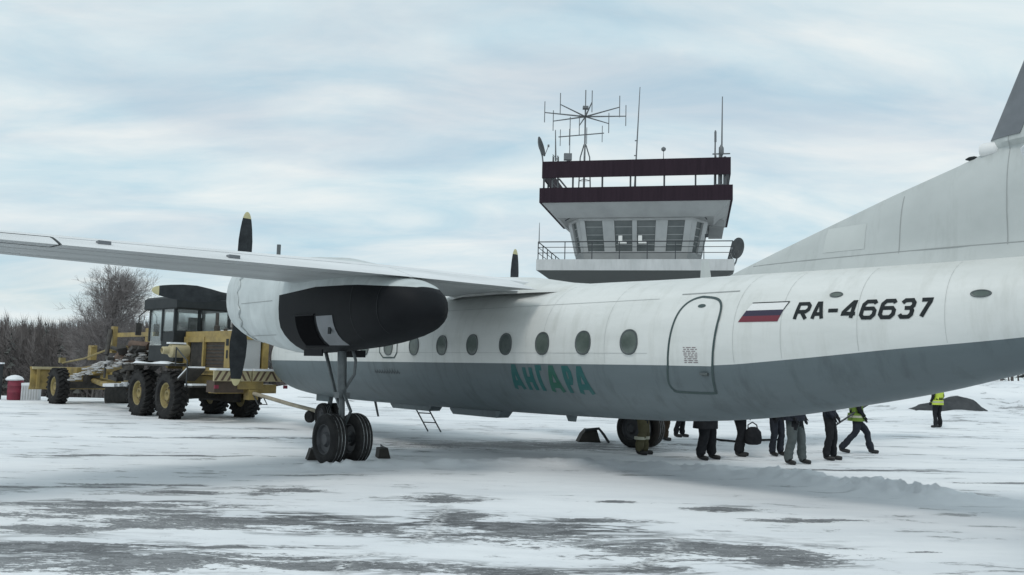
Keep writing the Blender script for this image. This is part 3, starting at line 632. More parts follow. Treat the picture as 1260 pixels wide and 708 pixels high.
def nacelle(side):
    def ring(x, a=8, b=9):
        zb, zt, hy = nac_half(x); zc, hz = (zb+zt)/2, (zt-zb)/2; t = float(np.clip((ZSP(x)-zc)/hz, -.95, .95)); q = 2.4
        ps = math.copysign(math.asin(abs(t)**(q/2)), t)
        ph = [math.pi/2+(ps-math.pi/2)*k/a for k in range(a)]+[ps+(-math.pi/2-ps)*k/b for k in range(b+1)]
        half = [(hy*max(math.cos(p), 0)**(2/q), zc+hz*math.copysign(abs(math.sin(p))**(2/q), math.sin(p))) for p in ph]
        # black paint edge leans back towards the bottom
        def xx(z): return x-(.32*max(0, min(1, (2.45-z)/.45))**1.3 if abs(x-XB) < 1e-6 else 0)
        return [Vector((xx(z), side*3.95+y, z)) for y, z in half]+[Vector((xx(z), side*3.95-y, z)) for y, z in half[-2:0:-1]]
    XB = 1.42
    fx = [4.3, 4.26, 4.22, 4.1, 4.0, 3.75, 3.5, 3.36]; rx_ = [3.355, 3.28, 2.9, 2.4, 1.9, 1.6, XB, .9, .4, 0, -.5, -1, -1.35, -1.6, -1.8, -2.0, -2.15, -2.3, -2.4, -2.5, -2.57, -2.62, -2.67, -2.70, -2.72, -2.735]
    t = MB().loft([ring(x) for x in fx]); cw = t.build('engine_cowling', 'nac', plane, 40)
    # torn edged cover strip at the back of the cowl ring
    t = MB(); n_ = 64
    def rz_(x, th, off):
        zb, zt, hy = nac_half(x); return Vector((x, side*3.95+(hy+off)*math.copysign(abs(math.cos(th))**(2/2.4), math.cos(th)), (zb+zt)/2+((zt-zb)/2+off)*math.copysign(abs(math.sin(th))**(2/2.4), math.sin(th))))
    t.loft([[rz_(x0_+(.05*math.sin(k*1.9)+.03*math.sin(k*.7) if x0_ < 3.4 else 0), 2*math.pi*k/n_, o_) for k in range(n_)] for x0_, o_ in ((4.05, .012), (3.7, .022), (3.33, .03), (3.31, .008))], cap=False); t.build('cowl_cover', 'nac', cw, 50)
    MB().lathe([(0, .50), (.03, .42), (.01, .32), (-.25, .30)], (4.28, side*3.95, 3.16), 'x', 24).build('intake_throat', 'ink', cw, 40)
    t = MB(); rr = [ring(x) for x in rx_]; t.loft(rr); n_ = len(rr[0]); t.m = []
    for i in range(len(rr)-1):
        for k in range(n_): t.m.append(1 if rx_[i] <= XB+1e-6 and (8 <= (k if k < 17 else n_-1-k) < 17 or rx_[i] < -2.45) else 0)
    t.m += [0, 1]; nb = t.build('nacelle', ['nac', 'black'], plane, 45)
    # cowl panel joints
    for z_ in (2.30, 3.62, 2.95):
        t = MB(); N = 14; t.add([nac_pt(x, z_+.006, side, side, .003) for x in np.linspace(3.2, 1.7, N)]+[nac_pt(x, z_-.006, side, side, .003) for x in np.linspace(3.2, 1.7, N)], [(i, i+1, N+i+1, N+i) for i in range(N-1)]); t.build('panel_joint', 'seam', nb, 0)
    # pale access panel with a dark latch; patch ahead of it paints recess shade
    rg = [[nac_pt(x, z, side, side, .008) for x in np.linspace(-.08, -.66, 6)] for z in np.linspace(2.10, 2.60, 7)]
    pn = MB().loft(rg, cap=False, closed=False).build('access_panel', 'boot', nb, 40)
    MB().box(nac_pt(-.48, 2.37, side, side, .012), (.09, .02, .17)).build('latch', 'ink', nb, 0)
    rg = [[nac_pt(x, z, side, side, .010) for x in np.linspace(.72, .02, 7)] for z in np.linspace(2.10, 2.62, 8)]
    rc_ = MB().loft(rg, cap=False, closed=False).build('exhaust_recess_patch', 'recess_shade', nb, 40)
    t = MB()
    for z in (2.09, 2.63): t.tube([nac_pt(x, z, side, side, .012) for x in np.linspace(.75, -.02, 8)], .014, 6)
    t.build('recess_lip', 'black', rc_, 40)
    for x in (-1.25, -2.0):
        t = MB(); N = 16; pp = [nac_pt(x, z, side, side, .003) for z in np.linspace(nac_half(x)[0]+.06, ZSP(x)-.02, N)]
        t.add([p_+Vector((.006, 0, 0)) for p_ in pp]+[p_-Vector((.006, 0, 0)) for p_ in pp], [(i, i+1, N+i+1, N+i) for i in range(N-1)]); t.build('panel_joint', 'cab', nb, 0)
    # propeller: spinner and four blades
    hub = Vector((4.81, side*3.95, 3.19))
    pr = MB().lathe([(-.32, .30), (-.05, .31), (.15, .28), (.38, .18), (.5, .06), (.53, .01)], hub, 'x', 24).build('propeller', 'nac', plane, 40)
    for k in range(4):
        ang = math.pi/2*k+R(1.0); rd = Vector((0, math.cos(ang), math.sin(ang))); tg = Vector((0, -math.sin(ang), math.cos(ang))); ax = Vector((1, 0, 0)); rg = []
        for r_, c_, tw in ((.25, .16, 62), (.45, .20, 58), (.7, .30, 50), (1.0, .38, 44), (1.3, .36, 38), (1.55, .30, 34), (1.72, .245, 33), (1.80, .21, 32), (1.88, .155, 31), (1.93, .095, 30), (1.95, .03, 30)):
            tw = R((tw-30)*.55+6); cd = tg*math.cos(tw)+ax*math.sin(tw); td = cd.cross(rd); th = .06*max(.25, 1-r_/2.2)
            rg.append([hub+rd*r_+cd*c_*u+td*th*w_ for u, w_ in ((.5, 0), (.25, .45), (-.1, .5), (-.5, 0), (-.1, -.35), (.25, -.35))])
        t = MB().loft(rg); t.m = [1 if i//6 >= 7 else 0 for i in range(10*6)]+[0, 1]; t.build('blade', ['prop', 'tip'], pr, 40)
    # main gear
    y0 = side*3.95; g = MB()
    g.tube([(.16, y0, 2.25), (.12, y0, 1.75), (.08, y0, 1.2)], [.085, .085, .08], 14); g.tube([(.085, y0, 1.25), (.02, y0, .45)], .055, 12); g.tube([(.0, y0-.24, .45), (0, y0+.24, .45)], .06, 12)
    g.box((.085, y0, 1.22), (.2, .22, .1)); mg = g.build('main_gear_leg', 'strut', plane, 40)
    t = MB(); t.tube([(.85, y0, 2.15), (.62, y0, 1.75), (.3, y0, 1.2), (.12, y0, 1.0)], .035, 8); t.build('drag_strut', 'strut', mg, 40)
    t = MB(); t.tube([(-.02, y0-side*.1, 2.1), (-.13, y0-side*.13, 1.85), (-.12, y0-side*.12, 1.6), (.06, y0-side*.06, 1.35)], .028, 8); t.tube([(.02, y0+.02, 1.3), (-.26, y0, .95), (-.0, y0, .62)], .03, 8); t.build('torsion_link', 'strut', mg, 40)
    t = MB(); t.box((.55, y0+.36, 1.97), (.7, .03, .12)); t.box((.35, y0-.36, 1.97), (.8, .03, .13)); t.build('gear_door', 'black', mg, 0)
    for dy_ in (-.25, .25): aircraft_wheel((0, y0+dy_, .45), .455, .30, mg, 'dusty' if side < 0 and dy_ < 0 else 'tyre')
def aircraft_wheel(c, r, w, par, m_='tyre'):
    h = w/2; prof = [(-h*.75, r*.56), (-h, r*.66), (-h, r*.82), (-h*.82, r*.94), (-h*.5, r*.985), (-h*.46, r*.97), (-h*.38, r*.97), (-h*.34, r*.995), (-h*.1, r), (-h*.07, r*.98), (h*.07, r*.98), (h*.1, r), (h*.34, r*.995), (h*.38, r*.97), (h*.46, r*.97), (h*.5, r*.985), (h*.82, r*.94), (h, r*.82), (h, r*.66), (h*.75, r*.56)]
    ty = MB().lathe(prof, c, 'y', 36, cap=False).build('tyre', m_, par, 35)
    for q in (-.42, .0, .42): MB().lathe([(h*(q-.035), r*.968), (h*(q-.03), r*.988), (h*(q+.03), r*.988), (h*(q+.035), r*.968)], c, 'y', 36, cap=False).build('snow_in_groove', 'tsnow', par, 0)
    MB().lathe([(-h*.7, r*.06), (-h*.72, r*.2), (-h*.45, r*.3), (-h*.5, r*.5), (-h*.8, r*.56), (-h*.8, r*.58), (h*.8, r*.58), (h*.8, r*.56), (h*.5, r*.5), (h*.45, r*.3), (h*.72, r*.2), (h*.7, r*.06)], c, 'y', 24).build('rim', 'rim', par, 35)
nacelle(1); nacelle(-1)
g = MB(); g.tube([(7.75, 0, 1.1), (7.86, 0, .7), (7.89, 0, .36)], [.07, .065, .05], 12); g.tube([(7.89, -.22, .35), (7.89, .22, .35)], .045, 10); ng = g.build('nose_gear_leg', 'strut', plane, 40)
MB().box((7.72, .30, .86), (.7, .03, .2)).build('gear_door', 'belly', ng, 0)
for dy_ in (-.17, .17): aircraft_wheel((7.89, dy_, .35), .355, .24, ng)

def P2W(x, y, z=0):
    a = math.pi/2+YAW; return Vector((PX+x*math.cos(a)-y*math.sin(a), PY+x*math.sin(a)+y*math.cos(a), z))

# ================================================================== CONTROL TOWER
TA = R(-12)                     # front turned a little so that its right end is nearer
tower = empty('control_tower', (7.16, 49.4, .06), TA, 'pale airport control tower with two dark maroon roof bands behind the aircraft', 'control tower')
# local: x right, y away from the camera, z up; front of the balcony at y = -4.4
def tb(c, d, name, m_, par=None, rot=None, bev=0): return MB().box(c, d, rot).build(name, m_, par or tower, 0)
def frustum(name, m_, a, b, par=None, cx=0):
    (x0, y0, z0), (x1, y1, z1) = a, b
    return MB().loft([[Vector((cx+s*x, t*y, z)) for s, t in ((-1, -1), (1, -1), (1, 1), (-1, 1))] for x, y, z in ((x0, y0, z0), (x1, y1, z1))]).build(name, m_, par or tower, 0)
frustum('tower_shaft', 'concrete', (3.2, 3.2, -1), (3.2, 3.2, 6.1))
for fl in (1.2, 3.6):
    for wx in (-1.6, 0, 1.6):
        w_ = tb((wx, -3.2, fl+.7), (1.0, .08, 1.3), 'shaft_window', 'pillar'); MB().box((wx, -3.245, fl+.7), (.86, .02, 1.16)).build('pane', 'tglass', w_, 0)
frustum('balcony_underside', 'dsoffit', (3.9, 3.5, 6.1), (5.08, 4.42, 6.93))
tb((0, 0, 7.22), (10.2, 8.9, .58), 'balcony_slab', 'concrete')
# octagonal glazed cab, walls leaning outwards
def oct_(hx, hy, cx, cy, z): return [Vector((s*x, t*y, z)) for s, t, x, y in ((-1, -1, hx-cx, hy), (1, -1, hx-cx, hy), (1, -1, hx, hy-cy), (1, 1, hx, hy-cy), (1, 1, hx-cx, hy), (-1, 1, hx-cx, hy), (-1, 1, hx, hy-cy), (-1, -1, hx, hy-cy))]
O0 = oct_(3.30, 2.9, .62, 1.35, 7.51); O1 = oct_(3.80, 3.3, .80, 1.5, 9.86)
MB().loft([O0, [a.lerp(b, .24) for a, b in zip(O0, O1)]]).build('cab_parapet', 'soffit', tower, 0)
MB().loft([[a.lerp(b, .955) for a, b in zip(O0, O1)], O1]).build('cab_head', 'pillar', tower, 0)
def wall_pt(k, u, v, out=0.):
    a0, a1 = O0[k], O0[(k+1) % 8]; b0, b1 = O1[k], O1[(k+1) % 8]; pa = a0.lerp(b0, v); pb = a1.lerp(b1, v); q = pa.lerp(pb, u)
    n_ = (pb-pa).cross(b0-a0).normalized(); return q+n_*out
def slab(k, u0, u1, v0, v1, o0, o1, name, m_, par=None):
    rg = [[wall_pt(k, u, v, o) for u, v in ((u0, v0), (u1, v0), (u1, v1), (u0, v1))] for o in (o0, o1)]
    return MB().loft(rg).build(name, m_, par or tower, 0)
for k in range(8):
    if k in (0, 4): bars = [(0, .045), (.205, .312), (.474, .516), (.685, .79), (.94, 1)]
    elif k in (2, 6): bars = [(0, .06), (.30, .37), (.63, .70), (.94, 1)]
    else: bars = [(0, .30), (.74, 1)]
    for a, b in bars: slab(k, a, b, .24, .955, -.16, .02, 'pillar', 'pillar')
    for (a, b), (c_, d_) in zip(bars[:-1], bars[1:]):
        w_ = slab(k, b, c_, .24, .955, -.12, -.10, 'cab_window', 'tglass')
        if k in (0, 1, 7):
            for v in (.40, .50, .62, .80): slab(k, b+.005, c_-.005, v, v+.018, -.098, -.085, 'pane_reflection_bar', 'pane_refl', w_)  # thin pale bars imitate blind-like reflected lines across the panes
            slab(k, b, c_, .24, .262, -.098, -.04, 'window_sill', 'pillar', w_)
# soffit flaring out to the roof edge, two maroon bands with posts between
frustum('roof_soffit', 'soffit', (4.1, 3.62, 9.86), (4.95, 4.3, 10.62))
tb((4.3, 1.6, 9.98), (.8, 4.6, .36), 'roof_soffit_box', 'soffit')
tb((0, 0, 10.70), (9.8, 8.5, .14), 'roof_deck', 'concrete')
def band(z0, z1, hx, hy, t_=.1):
    for s in (-1, 1):
        tb((0, s*(hy-t_/2), (z0+z1)/2), (2*hx, t_, z1-z0), 'maroon_band', 'maroon'); tb((s*(hx-t_/2), 0, (z0+z1)/2), (t_, 2*hy-2*t_-.004, z1-z0), 'maroon_band', 'maroon')
band(10.57, 11.36, 5.02, 4.38); band(11.93, 12.82, 4.92, 4.28)
for x in (-4.82, -3.25, -1.68, -.2, .05, 1.55, 3.15, 4.80):
    for s in (-1, 1): tb((x, s*4.2, 11.64), (.09, .09, .60), 'roof_post', 'rail')
for s in (-1, 1):
    for y in (-2.8, -1.4, 0, 1.4, 2.8): tb((s*4.82, y, 11.64), (.09, .09, .60), 'roof_post', 'rail')
# balcony railing
rl = MB()
for z in (7.86, 8.16, 8.45):
    for s in (-1, 1):
        rl.tube([(-5.02, s*4.37, z), (5.02, s*4.37, z)], .028 if z > 8.3 else .018, 6); rl.tube([(s*5.02, -4.37, z), (s*5.02, 4.37, z)], .028 if z > 8.3 else .018, 6)
rl.build('railing', 'rail', tower, 40)
for i in range(8):
    for s in (-1, 1): MB().box((-5.02+10.04*i/7, s*4.37, 7.98), (.045, .045, .95)).build('railing_post', 'rail', tower, 0)
for s in (-1, 1):
    for y in (-2.9, -1.45, 0, 1.45, 2.9): MB().box((s*5.02, y, 7.98), (.045, .045, .95)).build('railing_post', 'rail', tower, 0)
for x in (-.62, .42):
    f_ = MB().box((x, -3.62, 8.50), (.42, .16, .10)).box((x-.12, -3.60, 8.72), (.2, .14, .3)).build('floodlight', 'lampw', tower, 0)
MB().tube([(-3.75, -3.5, 9.72), (-3.45, -3.42, 9.9), (3.6, -3.42, 9.9), (3.75, -3.3, 9.75)], .03, 6).build('cable', 'rail', tower, 40)
MB().box((3.72, -2.9, 8.95), (.16, .16, .16)).build('wall_lamp', 'rail', tower, 0)
def TW(x, y, z): return Vector((7.16+x*math.cos(TA)-y*math.sin(TA), 49.4+x*math.sin(TA)+y*math.cos(TA), z))

# ---- antennas on the tower
df = empty('direction_finder_antenna', TW(-2.80, -3.0, 11.6), TA+R(12), 'ring of upright rods on spokes around a mast on the tower roof', 'antenna')
g = MB(); g.tube([(0, 0, -.8), (0, 0, 4.6)], .045, 8); g.tube([(0, 0, 4.5), (0, 0, 5.55)], .03, 6); g.box((0, 0, 4.55), (.3, .3, .14)); g.build('mast', 'mast', df, 40)
for a in (0, 120, 240):
    ca, sa = math.cos(R(a+20)), math.sin(R(a+20)); MB().tube([(.40*ca, .40*sa, -.8), (.3*ca, .3*sa, 1.8), (.05*ca, .05*sa, 2.5)], .035, 6).build('mast_leg', 'mast', df, 40)
for z in (.5, 1.0, 1.5): MB().tube([(.35*math.cos(R(a+20)), .35*math.sin(R(a+20)), z) for a in (0, 120, 240, 360)], .018, 5).build('mast_bracing', 'mast', df, 40)
for k in range(8):
    a = R(45*k+4); ca, sa = math.cos(a), math.sin(a); L = 2.25
    ar = MB().tube([(0, 0, 4.05), (L*ca, L*sa, 4.18)], [.045, .028], 6).build('spoke', 'mast', df, 40)
    MB().tube([(L*ca, L*sa, 4.18-.55), (L*ca, L*sa, 4.18+.62)], .024, 6).build('rod', 'mast', ar, 40)
MB().tube([(-1.45, .1, 2.9), (1.05, .1, 3.18)], .03, 6).build('cross_arm', 'mast', df, 40)
for x, z in ((-1.35, 2.9), (-.85, 2.95), (.1, 3.05), (.95, 3.17)): MB().tube([(x, .1, z-.5), (x, .1, z+.42)], .02, 6).build('rod', 'mast', df, 40)
def pole_ant(name, label, p, h, r, lean=0, extra=None, cat='antenna', group=None):
    o = empty(name, p, TA, label, cat, group); MB().tube([(0, 0, 0), (lean*.55, 0, h*.55), (lean, 0, h)], [r, r*.8, r*.45], 6).build('rod', 'mast', o, 40)
    if extra: extra(o)
    return o
def ex1(o):
    for z in (.9, 1.7, 2.5): MB().box((-.04+z*.04, 0, z), (.16, .05, .05)).build('clamp', 'mast', o, 0)
pole_ant('whip_antenna', 'tall thin whip antenna leaning slightly at the middle of the tower roof', TW(.02, -4.2, 11.4), 5.4, .045, .22, ex1)
def ex2(o): MB().lathe([(-.12, .03), (-.05, .12), (.06, .12), (.13, .02)], (0, 0, 1.1), 'z', 10).build('cap', 'mast', o, 40)
pole_ant('short_antenna', 'short rod with a small round cap on the tower roof edge', TW(1.5, -4.2, 12.3), 1.1, .03, 0, ex2)
def ex3(o):
    for x, h in ((-.28, 2.3), (-.12, 1.6), (.14, 1.3)): MB().tube([(x, .1, 0), (x, .1, h)], .04, 6).build('pipe', 'mast', o, 40)
    MB().tube([(-.45, 0, 2.35), (.45, 0, 2.35)], .035, 6).tube([(-.35, .1, 1.3), (.3, .1, 1.3)], .03, 6).build('cross_arm', 'mast', o, 40); MB().tube([(-.35, 0, 0), (-.3, 0, 3.6)], .04, 6).tube([(.2, 0, .2), (.18, 0, 2.2)], .07, 6).tube([(-.08, 0, .2), (-.06, 0, 2.7)], .07, 6).tube([(-.3, .05, 3.0), (-.3, .05, 3.55)], .06, 6).build('pipe', 'mast', o, 40); MB().lathe([(-.35, .04), (-.2, .13), (.1, .13), (.3, .03)], (0, 0, 2.55), 'z', 10).build('housing', 'mast', o, 40)
    MB().box((-.05, .1, .35), (.55, .3, .8)).build('equipment_box', 'mast', o, 0)
pole_ant('mast_cluster', 'cluster of pipes and a tall rod at the right corner of the tower roof', TW(4.45, -3.9, 10.8), 5.4, .055, .05, ex3)
lb = empty('lattice_stub_antenna', TW(-4.25, -3.9, 10.8), TA, 'short lattice stub with a spike at the left corner of the tower roof', 'antenna')
for x, y in ((-.16, -.16), (.16, -.16), (.16, .16), (-.16, .16)): MB().tube([(x, y, 0), (x*.8, y*.8, 2.45)], .03, 5).build('lattice_leg', 'mast', lb, 40)
for k in range(6): MB().tube([(-.15*(-1)**k, -.15, .3+.38*k), (.15*(-1)**k, -.15, .62+.38*k)], .018, 5).build('brace', 'mast', lb, 40)
MB().tube([(0, 0, 2.2), (-.05, 0, 3.9)], [.05, .025], 6).build('spike', 'mast', lb, 40); MB().tube([(.75, 0, 1.9), (.75, 0, 4.6)], .025, 5).build('rod', 'mast', lb, 40)
MB().tube([(.2, 0, 1.2), (1.1, 0, .1)], .05, 5).tube([(-.3, .2, .7), (.9, .2, .1)], .05, 5).build('stay', 'mast', lb, 40)
cm = MB().box((0, 0, .18), (.42, .3, .34)).box((0, 0, -.06), (.12, .12, .14)).build('roof_camera_box', 'mast', None, 0); cm.location = TW(-3.55, -4.2, 12.94); tag(cm, 'small grey box on the upper maroon band beside the spoked antenna', 'camera box')
tag(pole_ant('railing_whip', 'thin whip at the left corner of the tower balcony railing', TW(-4.98, -4.37, 8.4), 1.15, .03))
def dish(name, label, p, rot, r, parpole):
    o = empty(name, p, 0, label, 'satellite dish'); rm = rot; rg = []
    for s in (0, .15, .35, .6, .85, 1.0): rg.append([rm @ Vector((r*s*math.cos(a), r*s*math.sin(a)*1.1, .28*r*s*s)) for a in np.linspace(0, 2*math.pi, 25)[:-1]])
    back = [[v-rm @ Vector((0, 0, .035)) for v in q] for q in rg[::-1]]
    MB().loft(rg[1:]+back[:-1]).build('reflector', 'dish', o, 40)
    t = MB(); t.tube([rm @ Vector((0, -r*1.05, .25*r)), rm @ Vector((0, -.2*r, .95*r))], .018, 5); t.box(rm @ Vector((0, -.15*r, .98*r)), (.1, .1, .12)); t.build('feed_arm', 'mast', o, 40)
    MB().tube(parpole, .04, 6).build('dish_pole', 'mast', o, 40)
dish('satellite_dish', 'grey dish antenna tilted at the upper left corner of the tower roof', TW(-5.1, -4.2, 13.7), Matrix.Rotation(R(72), 3, 'Z') @ Matrix.Rotation(R(76), 3, 'X') @ Matrix.Rotation(R(20), 3, 'Z'), .5, [(0, 0, 0), (.16, .0, -.5), (.25, .0, -1.2)])
dish('satellite_dish', 'dark dish antenna fixed to the right end of the balcony railing', TW(5.35, -4.1, 8.15), Matrix.Rotation(R(-64), 3, 'Z') @ Matrix.Rotation(R(84), 3, 'X'), .5, [(0, 0, -.1), (-.15, .12, -.7), (-.25, .2, -.9)])

# ================================================================== MOTOR GRADER
GA = math.pi/2+R(45)
gr = empty('motor_grader', (-10.1, 28.3, gh(-10.1, 28.3)), GA, 'yellow motor grader with snow dusted frame parked at the nose of the aircraft', 'motor grader')
def grader_wheel(x, y, r=.73, w=.46):
    s = 1 if y > 0 else -1; h = w/2; wh = empty('wheel', (x, y, r-.02)); wh.parent = gr
    t = MB(); t.lathe([(-h*.7, r*.52), (-h, r*.62), (-h, r*.8), (-h*.85, r*.93), (-h*.4, r*.95), (h*.4, r*.95), (h*.85, r*.93), (h, r*.8), (h, r*.62), (h*.7, r*.52)], (0, 0, 0), 'y', 32, cap=False)
    for k in range(22):
        for q in (-1, 1):
            a = 2*math.pi*(k+.5*(q > 0))/22; c_, s_ = math.cos(a), math.sin(a)
            rot = Matrix.Rotation(-a, 3, 'Y') @ Matrix.Rotation(q*R(32), 3, 'X')
            t.box((r*.955*c_, q*h*.5, r*.955*s_), (.085, h*1.05, .085), rot)
    t.build('tyre', 'tyre', wh, 40)
    MB().lathe([(s*h*.2, .03), (s*h*.55, .10), (s*h*.55, .16), (s*h*.3, .18), (s*h*.28, r*.42), (s*h*.66, r*.47), (s*h*.72, r*.53), (-s*h*.6, r*.53)], (0, 0, 0), 'y', 28).build('rim', 'dyellow', wh, 35)
    t = MB()
    for k in range(8): a = math.pi*k/4; t.lathe([(s*h*.28, .026), (s*h*.42, .026), (s*h*.43, .01)], (.22*math.cos(a), 0, .22*math.sin(a)), 'y', 6)
    t.build('wheel_nuts', 'brown', wh, 0)
for x in (1.05, -1.02):
    for y in (1.22, -1.22): grader_wheel(x, y)
for y in (1.2, -1.2): grader_wheel(8.95, y, .69, .44)
def gp(name, m_, *boxes, par=None, sm=0):
    t = MB()
    for b in boxes: t.box(*b)
    return t.build(name, m_, par or gr, sm)
for s in (-1, 1): gp('tandem_case', 'oil', ((0, s*.86, .74), (2.5, .22, .5)), ((0, s*.6, .85), (.5, .4, .4)))
gp('rear_frame', 'yellow', ((-1.5, 0, 1.15), (4.2, .8, .34)), ((-3.15, 0, .98), (.5, 1.9, .26)), ((-3.45, -.1, .82), (.3, .3, .3)))
gp('rear_axle', 'oil', ((0, 0, .74), (.4, 1.5, .34)))
# engine hood: yellow frame with darker open side, rear radiator
hood = gp('engine_hood', 'yellow', ((-1.9, 0, 2.58), (3.0, 1.16, .18)), ((-.52, .57, 2.05), (.26, .1, .92)), ((-3.25, .57, 2.05), (.34, .1, .92)), ((-1.9, .57, 2.42), (3.0, .09, .16)), ((-.52, -.57, 2.05), (.26, .1, .92)), ((-3.25, -.57, 2.05), (.34, .1, .92)), ((-1.9, -.57, 1.9), (2.5, .07, 1.1)), ((-1.9, 0, 1.40), (3.0, 1.2, .1)))
gp('engine_block', 'brown', ((-1.85, .1, 1.95), (2.4, .78, 1.0)), par=hood)
gp('side_panel', 'umber', ((-2.35, .52, 1.92), (1.3, .05, .86)), par=hood)
for k in range(7): gp('grille_bar', 'oil', ((-2.35, .55, 1.60+.105*k), (1.26, .03, .035)), par=hood)
gp('hood_rail', 'yellow', ((-1.75, .60, 2.05), (.10, .08, .9)), ((-1.9, .60, 1.52), (2.9, .08, .12)), par=hood)
MB().lathe([(0, .09), (.22, .09), (.25, .05), (.6, .05), (.62, .045)], (-.9, -.2, 2.66), 'z', 12).build('exhaust_stack', 'oil', hood, 40)
MB().lathe([(0, .08), (.08, .08), (.1, .03)], (-2.4, .25, 2.67), 'z', 12).build('filler_cap', 'oil', hood, 40)
gp('snow_on_hood', 'snowp', ((-2.6, -.1, 2.69), (1.1, .7, .05)), par=hood)
gp('side_panel', 'oil', ((-1.15, .50, 1.92), (.9, .05, .86)), par=hood)
MB().lathe([(0, .17), (.05, .21), (.55, .21), (.62, .12), (.8, .11), (.82, .08), (.6, .07)], (-1.15, .82, 2.06), 'y', 18).build('air_filter', 'cream', hood, 40)
gp('snow_on_filter', 'snowp', ((-1.15, 1.2, 2.285), (.26, .5, .05)), par=hood)
gp('hood_badge', 'ink', ((-3.25, .625, 2.33), (.16, .006, .2)), ((-3.25, .625, 1.98), (.1, .006, .24)), par=hood)
rad = gp('radiator', 'pillar', ((-3.40, 0, 1.95), (.05, .7, .95)), par=hood)
gp('radiator_frame', 'yellow', ((-3.42, .5, 1.95), (.12, .18, 1.15)), ((-3.42, -.5, 1.95), (.12, .18, 1.15)), ((-3.42, 0, 2.5), (.12, .82, .14)), par=hood)
# cab
cab = gp('cab', 'cab', ((.55, 0, 1.98), (1.9, 1.86, .5)), ((-.3, 0, 2.45), (.07, 1.8, .5)), ((.12, .9, 2.42), (.8, .07, .45)), ((.12, -.9, 2.42), (.8, .07, .45)))
rf = MB(); rg = []
for z, ox, oy in ((3.38, .06, .02), (3.42, .12, .06), (3.72, .12, .06), (3.79, .02, -.02), (3.83, -.25, -.25)): rg.append([Vector((.62+s*(1.05+ox)+(.12 if s > 0 else 0), t*(.93+oy), z)) for s, t in ((-1, -1), (1, -1), (1, 1), (-1, 1))])
roof = rf.loft(rg).build('roof', 'cab', cab, 30)
for y in (.75, -.75): MB().lathe([(-.06, .06), (.0, .1), (.08, .1)], (1.85, y, 3.55), 'x', 12).build('work_lamp', 'oil', roof, 30)
MB().lathe([(0, .06), (.14, .06), (.18, .02)], (1.3, .6, 3.9), 'z', 10).build('beacon', 'oil', roof, 30)
for x, y in ((1.52, .9), (1.52, -.9), (.55, .91), (-.3, .9), (-.3, -.9), (.55, -.91), (1.58, 0), (-.31, .12)):
    gp('cab_pillar', 'cab', ((x, y, 2.9), (.09 if y else .05, .09, 1.05)), par=cab)
for c_, d_ in (((-.31, .5, 3.05), (.012, .68, .72)), ((-.31, -.42, 3.05), (.012, .86, .72)), ((.12, .92, 3.05), (.76, .012, .74)), ((1.03, .92, 2.8), (.86, .012, 1.2)), ((1.57, .45, 2.75), (.012, .84, 1.25)), ((1.57, -.45, 2.75), (.012, .84, 1.25)), ((.6, -.92, 3.0), (1.7, .012, .8))):
    gp('cab_glass', 'cabglass', (c_, d_), par=cab)
MB().box((.25, .05, 2.5), (.45, .5, .14)).box((.05, .05, 2.85), (.12, .5, .6)).build('seat', 'oil', cab, 0)
MB().tube([(1.2, 0, 2.2), (1.0, 0, 2.75)], .04, 8).lathe([(-.02, .2), (.02, .2)], (1.0, 0, 2.76), 'z', 16).build('steering_column', 'oil', cab, 40)
MB().tube([(1.62, 1.0, 3.4), (1.7, 1.2, 3.2), (1.7, 1.22, 2.95)], .02, 6).box((1.7, 1.22, 2.75), (.05, .18, .4)).build('mirror', 'oil', cab, 0)
# fenders, steps, handrail, all under a crust of snow
for s in (-1, 1):
    fd = gp('fender', 'oil', ((.1, s*1.1, 1.62), (2.6, .62, .06)))
    bm_s = MB(); rg = []
    for x in np.linspace(-1.2, 1.45, 10): rg.append([Vector((x, s*1.1+q*.31*(1+.1*math.sin(x*5)), 1.65+(.0 if i in (0, 4) else .05+.035*math.sin(3*x+i)))) for i, q in enumerate((-1, -.7, 0, .7, 1))])
    bm_s.loft(rg, closed=False, cap=False); bm_s.build('snow_on_fender', 'snowp', fd, 60)
    st = MB().box((-1.95, s*1.05, 1.36), (.75, .55, .05), Matrix.Rotation(R(-28)*-1, 3, 'Y')).box((-2.35, s*1.05, 1.02), (.5, .55, .05)); stp = st.build('step', 'oil', gr, 0)
    MB().box((-1.95, s*1.05, 1.41), (.72, .53, .05), Matrix.Rotation(R(28), 3, 'Y')).box((-2.35, s*1.05, 1.07), (.48, .53, .05)).build('snow_on_step', 'snowp', stp, 0)
    MB().tube([(-1.5, s*1.35, 1.6), (-1.5, s*1.35, 2.15), (-2.3, s*1.35, 1.75), (-2.3, s*1.35, 1.0)], .022, 6).build('handrail', 'rail', gr, 40)
# rear counterweight plates with hazard stripes
for y0, y1, nm in ((-1.18, -.02, 'hazard_plate'), (.02, 1.18, 'hazard_plate')):
    hp = gp(nm, 'cream', ((-3.62, (y0+y1)/2, 1.36), (.05, y1-y0, .30)))
    t = MB(); N = 6; w = (y1-y0)/N
    for k in range(N):
        ya = y0+w*k; sl = .16*(1 if k < N/2 else -1); a, b = ya+.03, ya+w*.55
        q = [(a-sl*.5, 1.225), (b-sl*.5, 1.225), (b+sl*.5, 1.495), (a+sl*.5, 1.495)]
        t.add([(-3.648, min(max(y, y0), y1), z) for y, z in q], [(0, 1, 2, 3)])
    t.build('hazard_stripe', 'brown', hp, 0)
    gp('snow_on_plate', 'snowp', ((-3.5, (y0+y1)/2, 1.545), (.4, (y1-y0)*.96, .06)), par=hp)
gp('rear_valance', 'umber', ((-3.3, .65, 1.05), (.5, .9, .34)))
gp('tail_lamp', 'red', ((-3.66, 1.1, 1.05), (.05, .12, .1)), ((-3.66, -1.1, 1.05), (.05, .12, .1)))
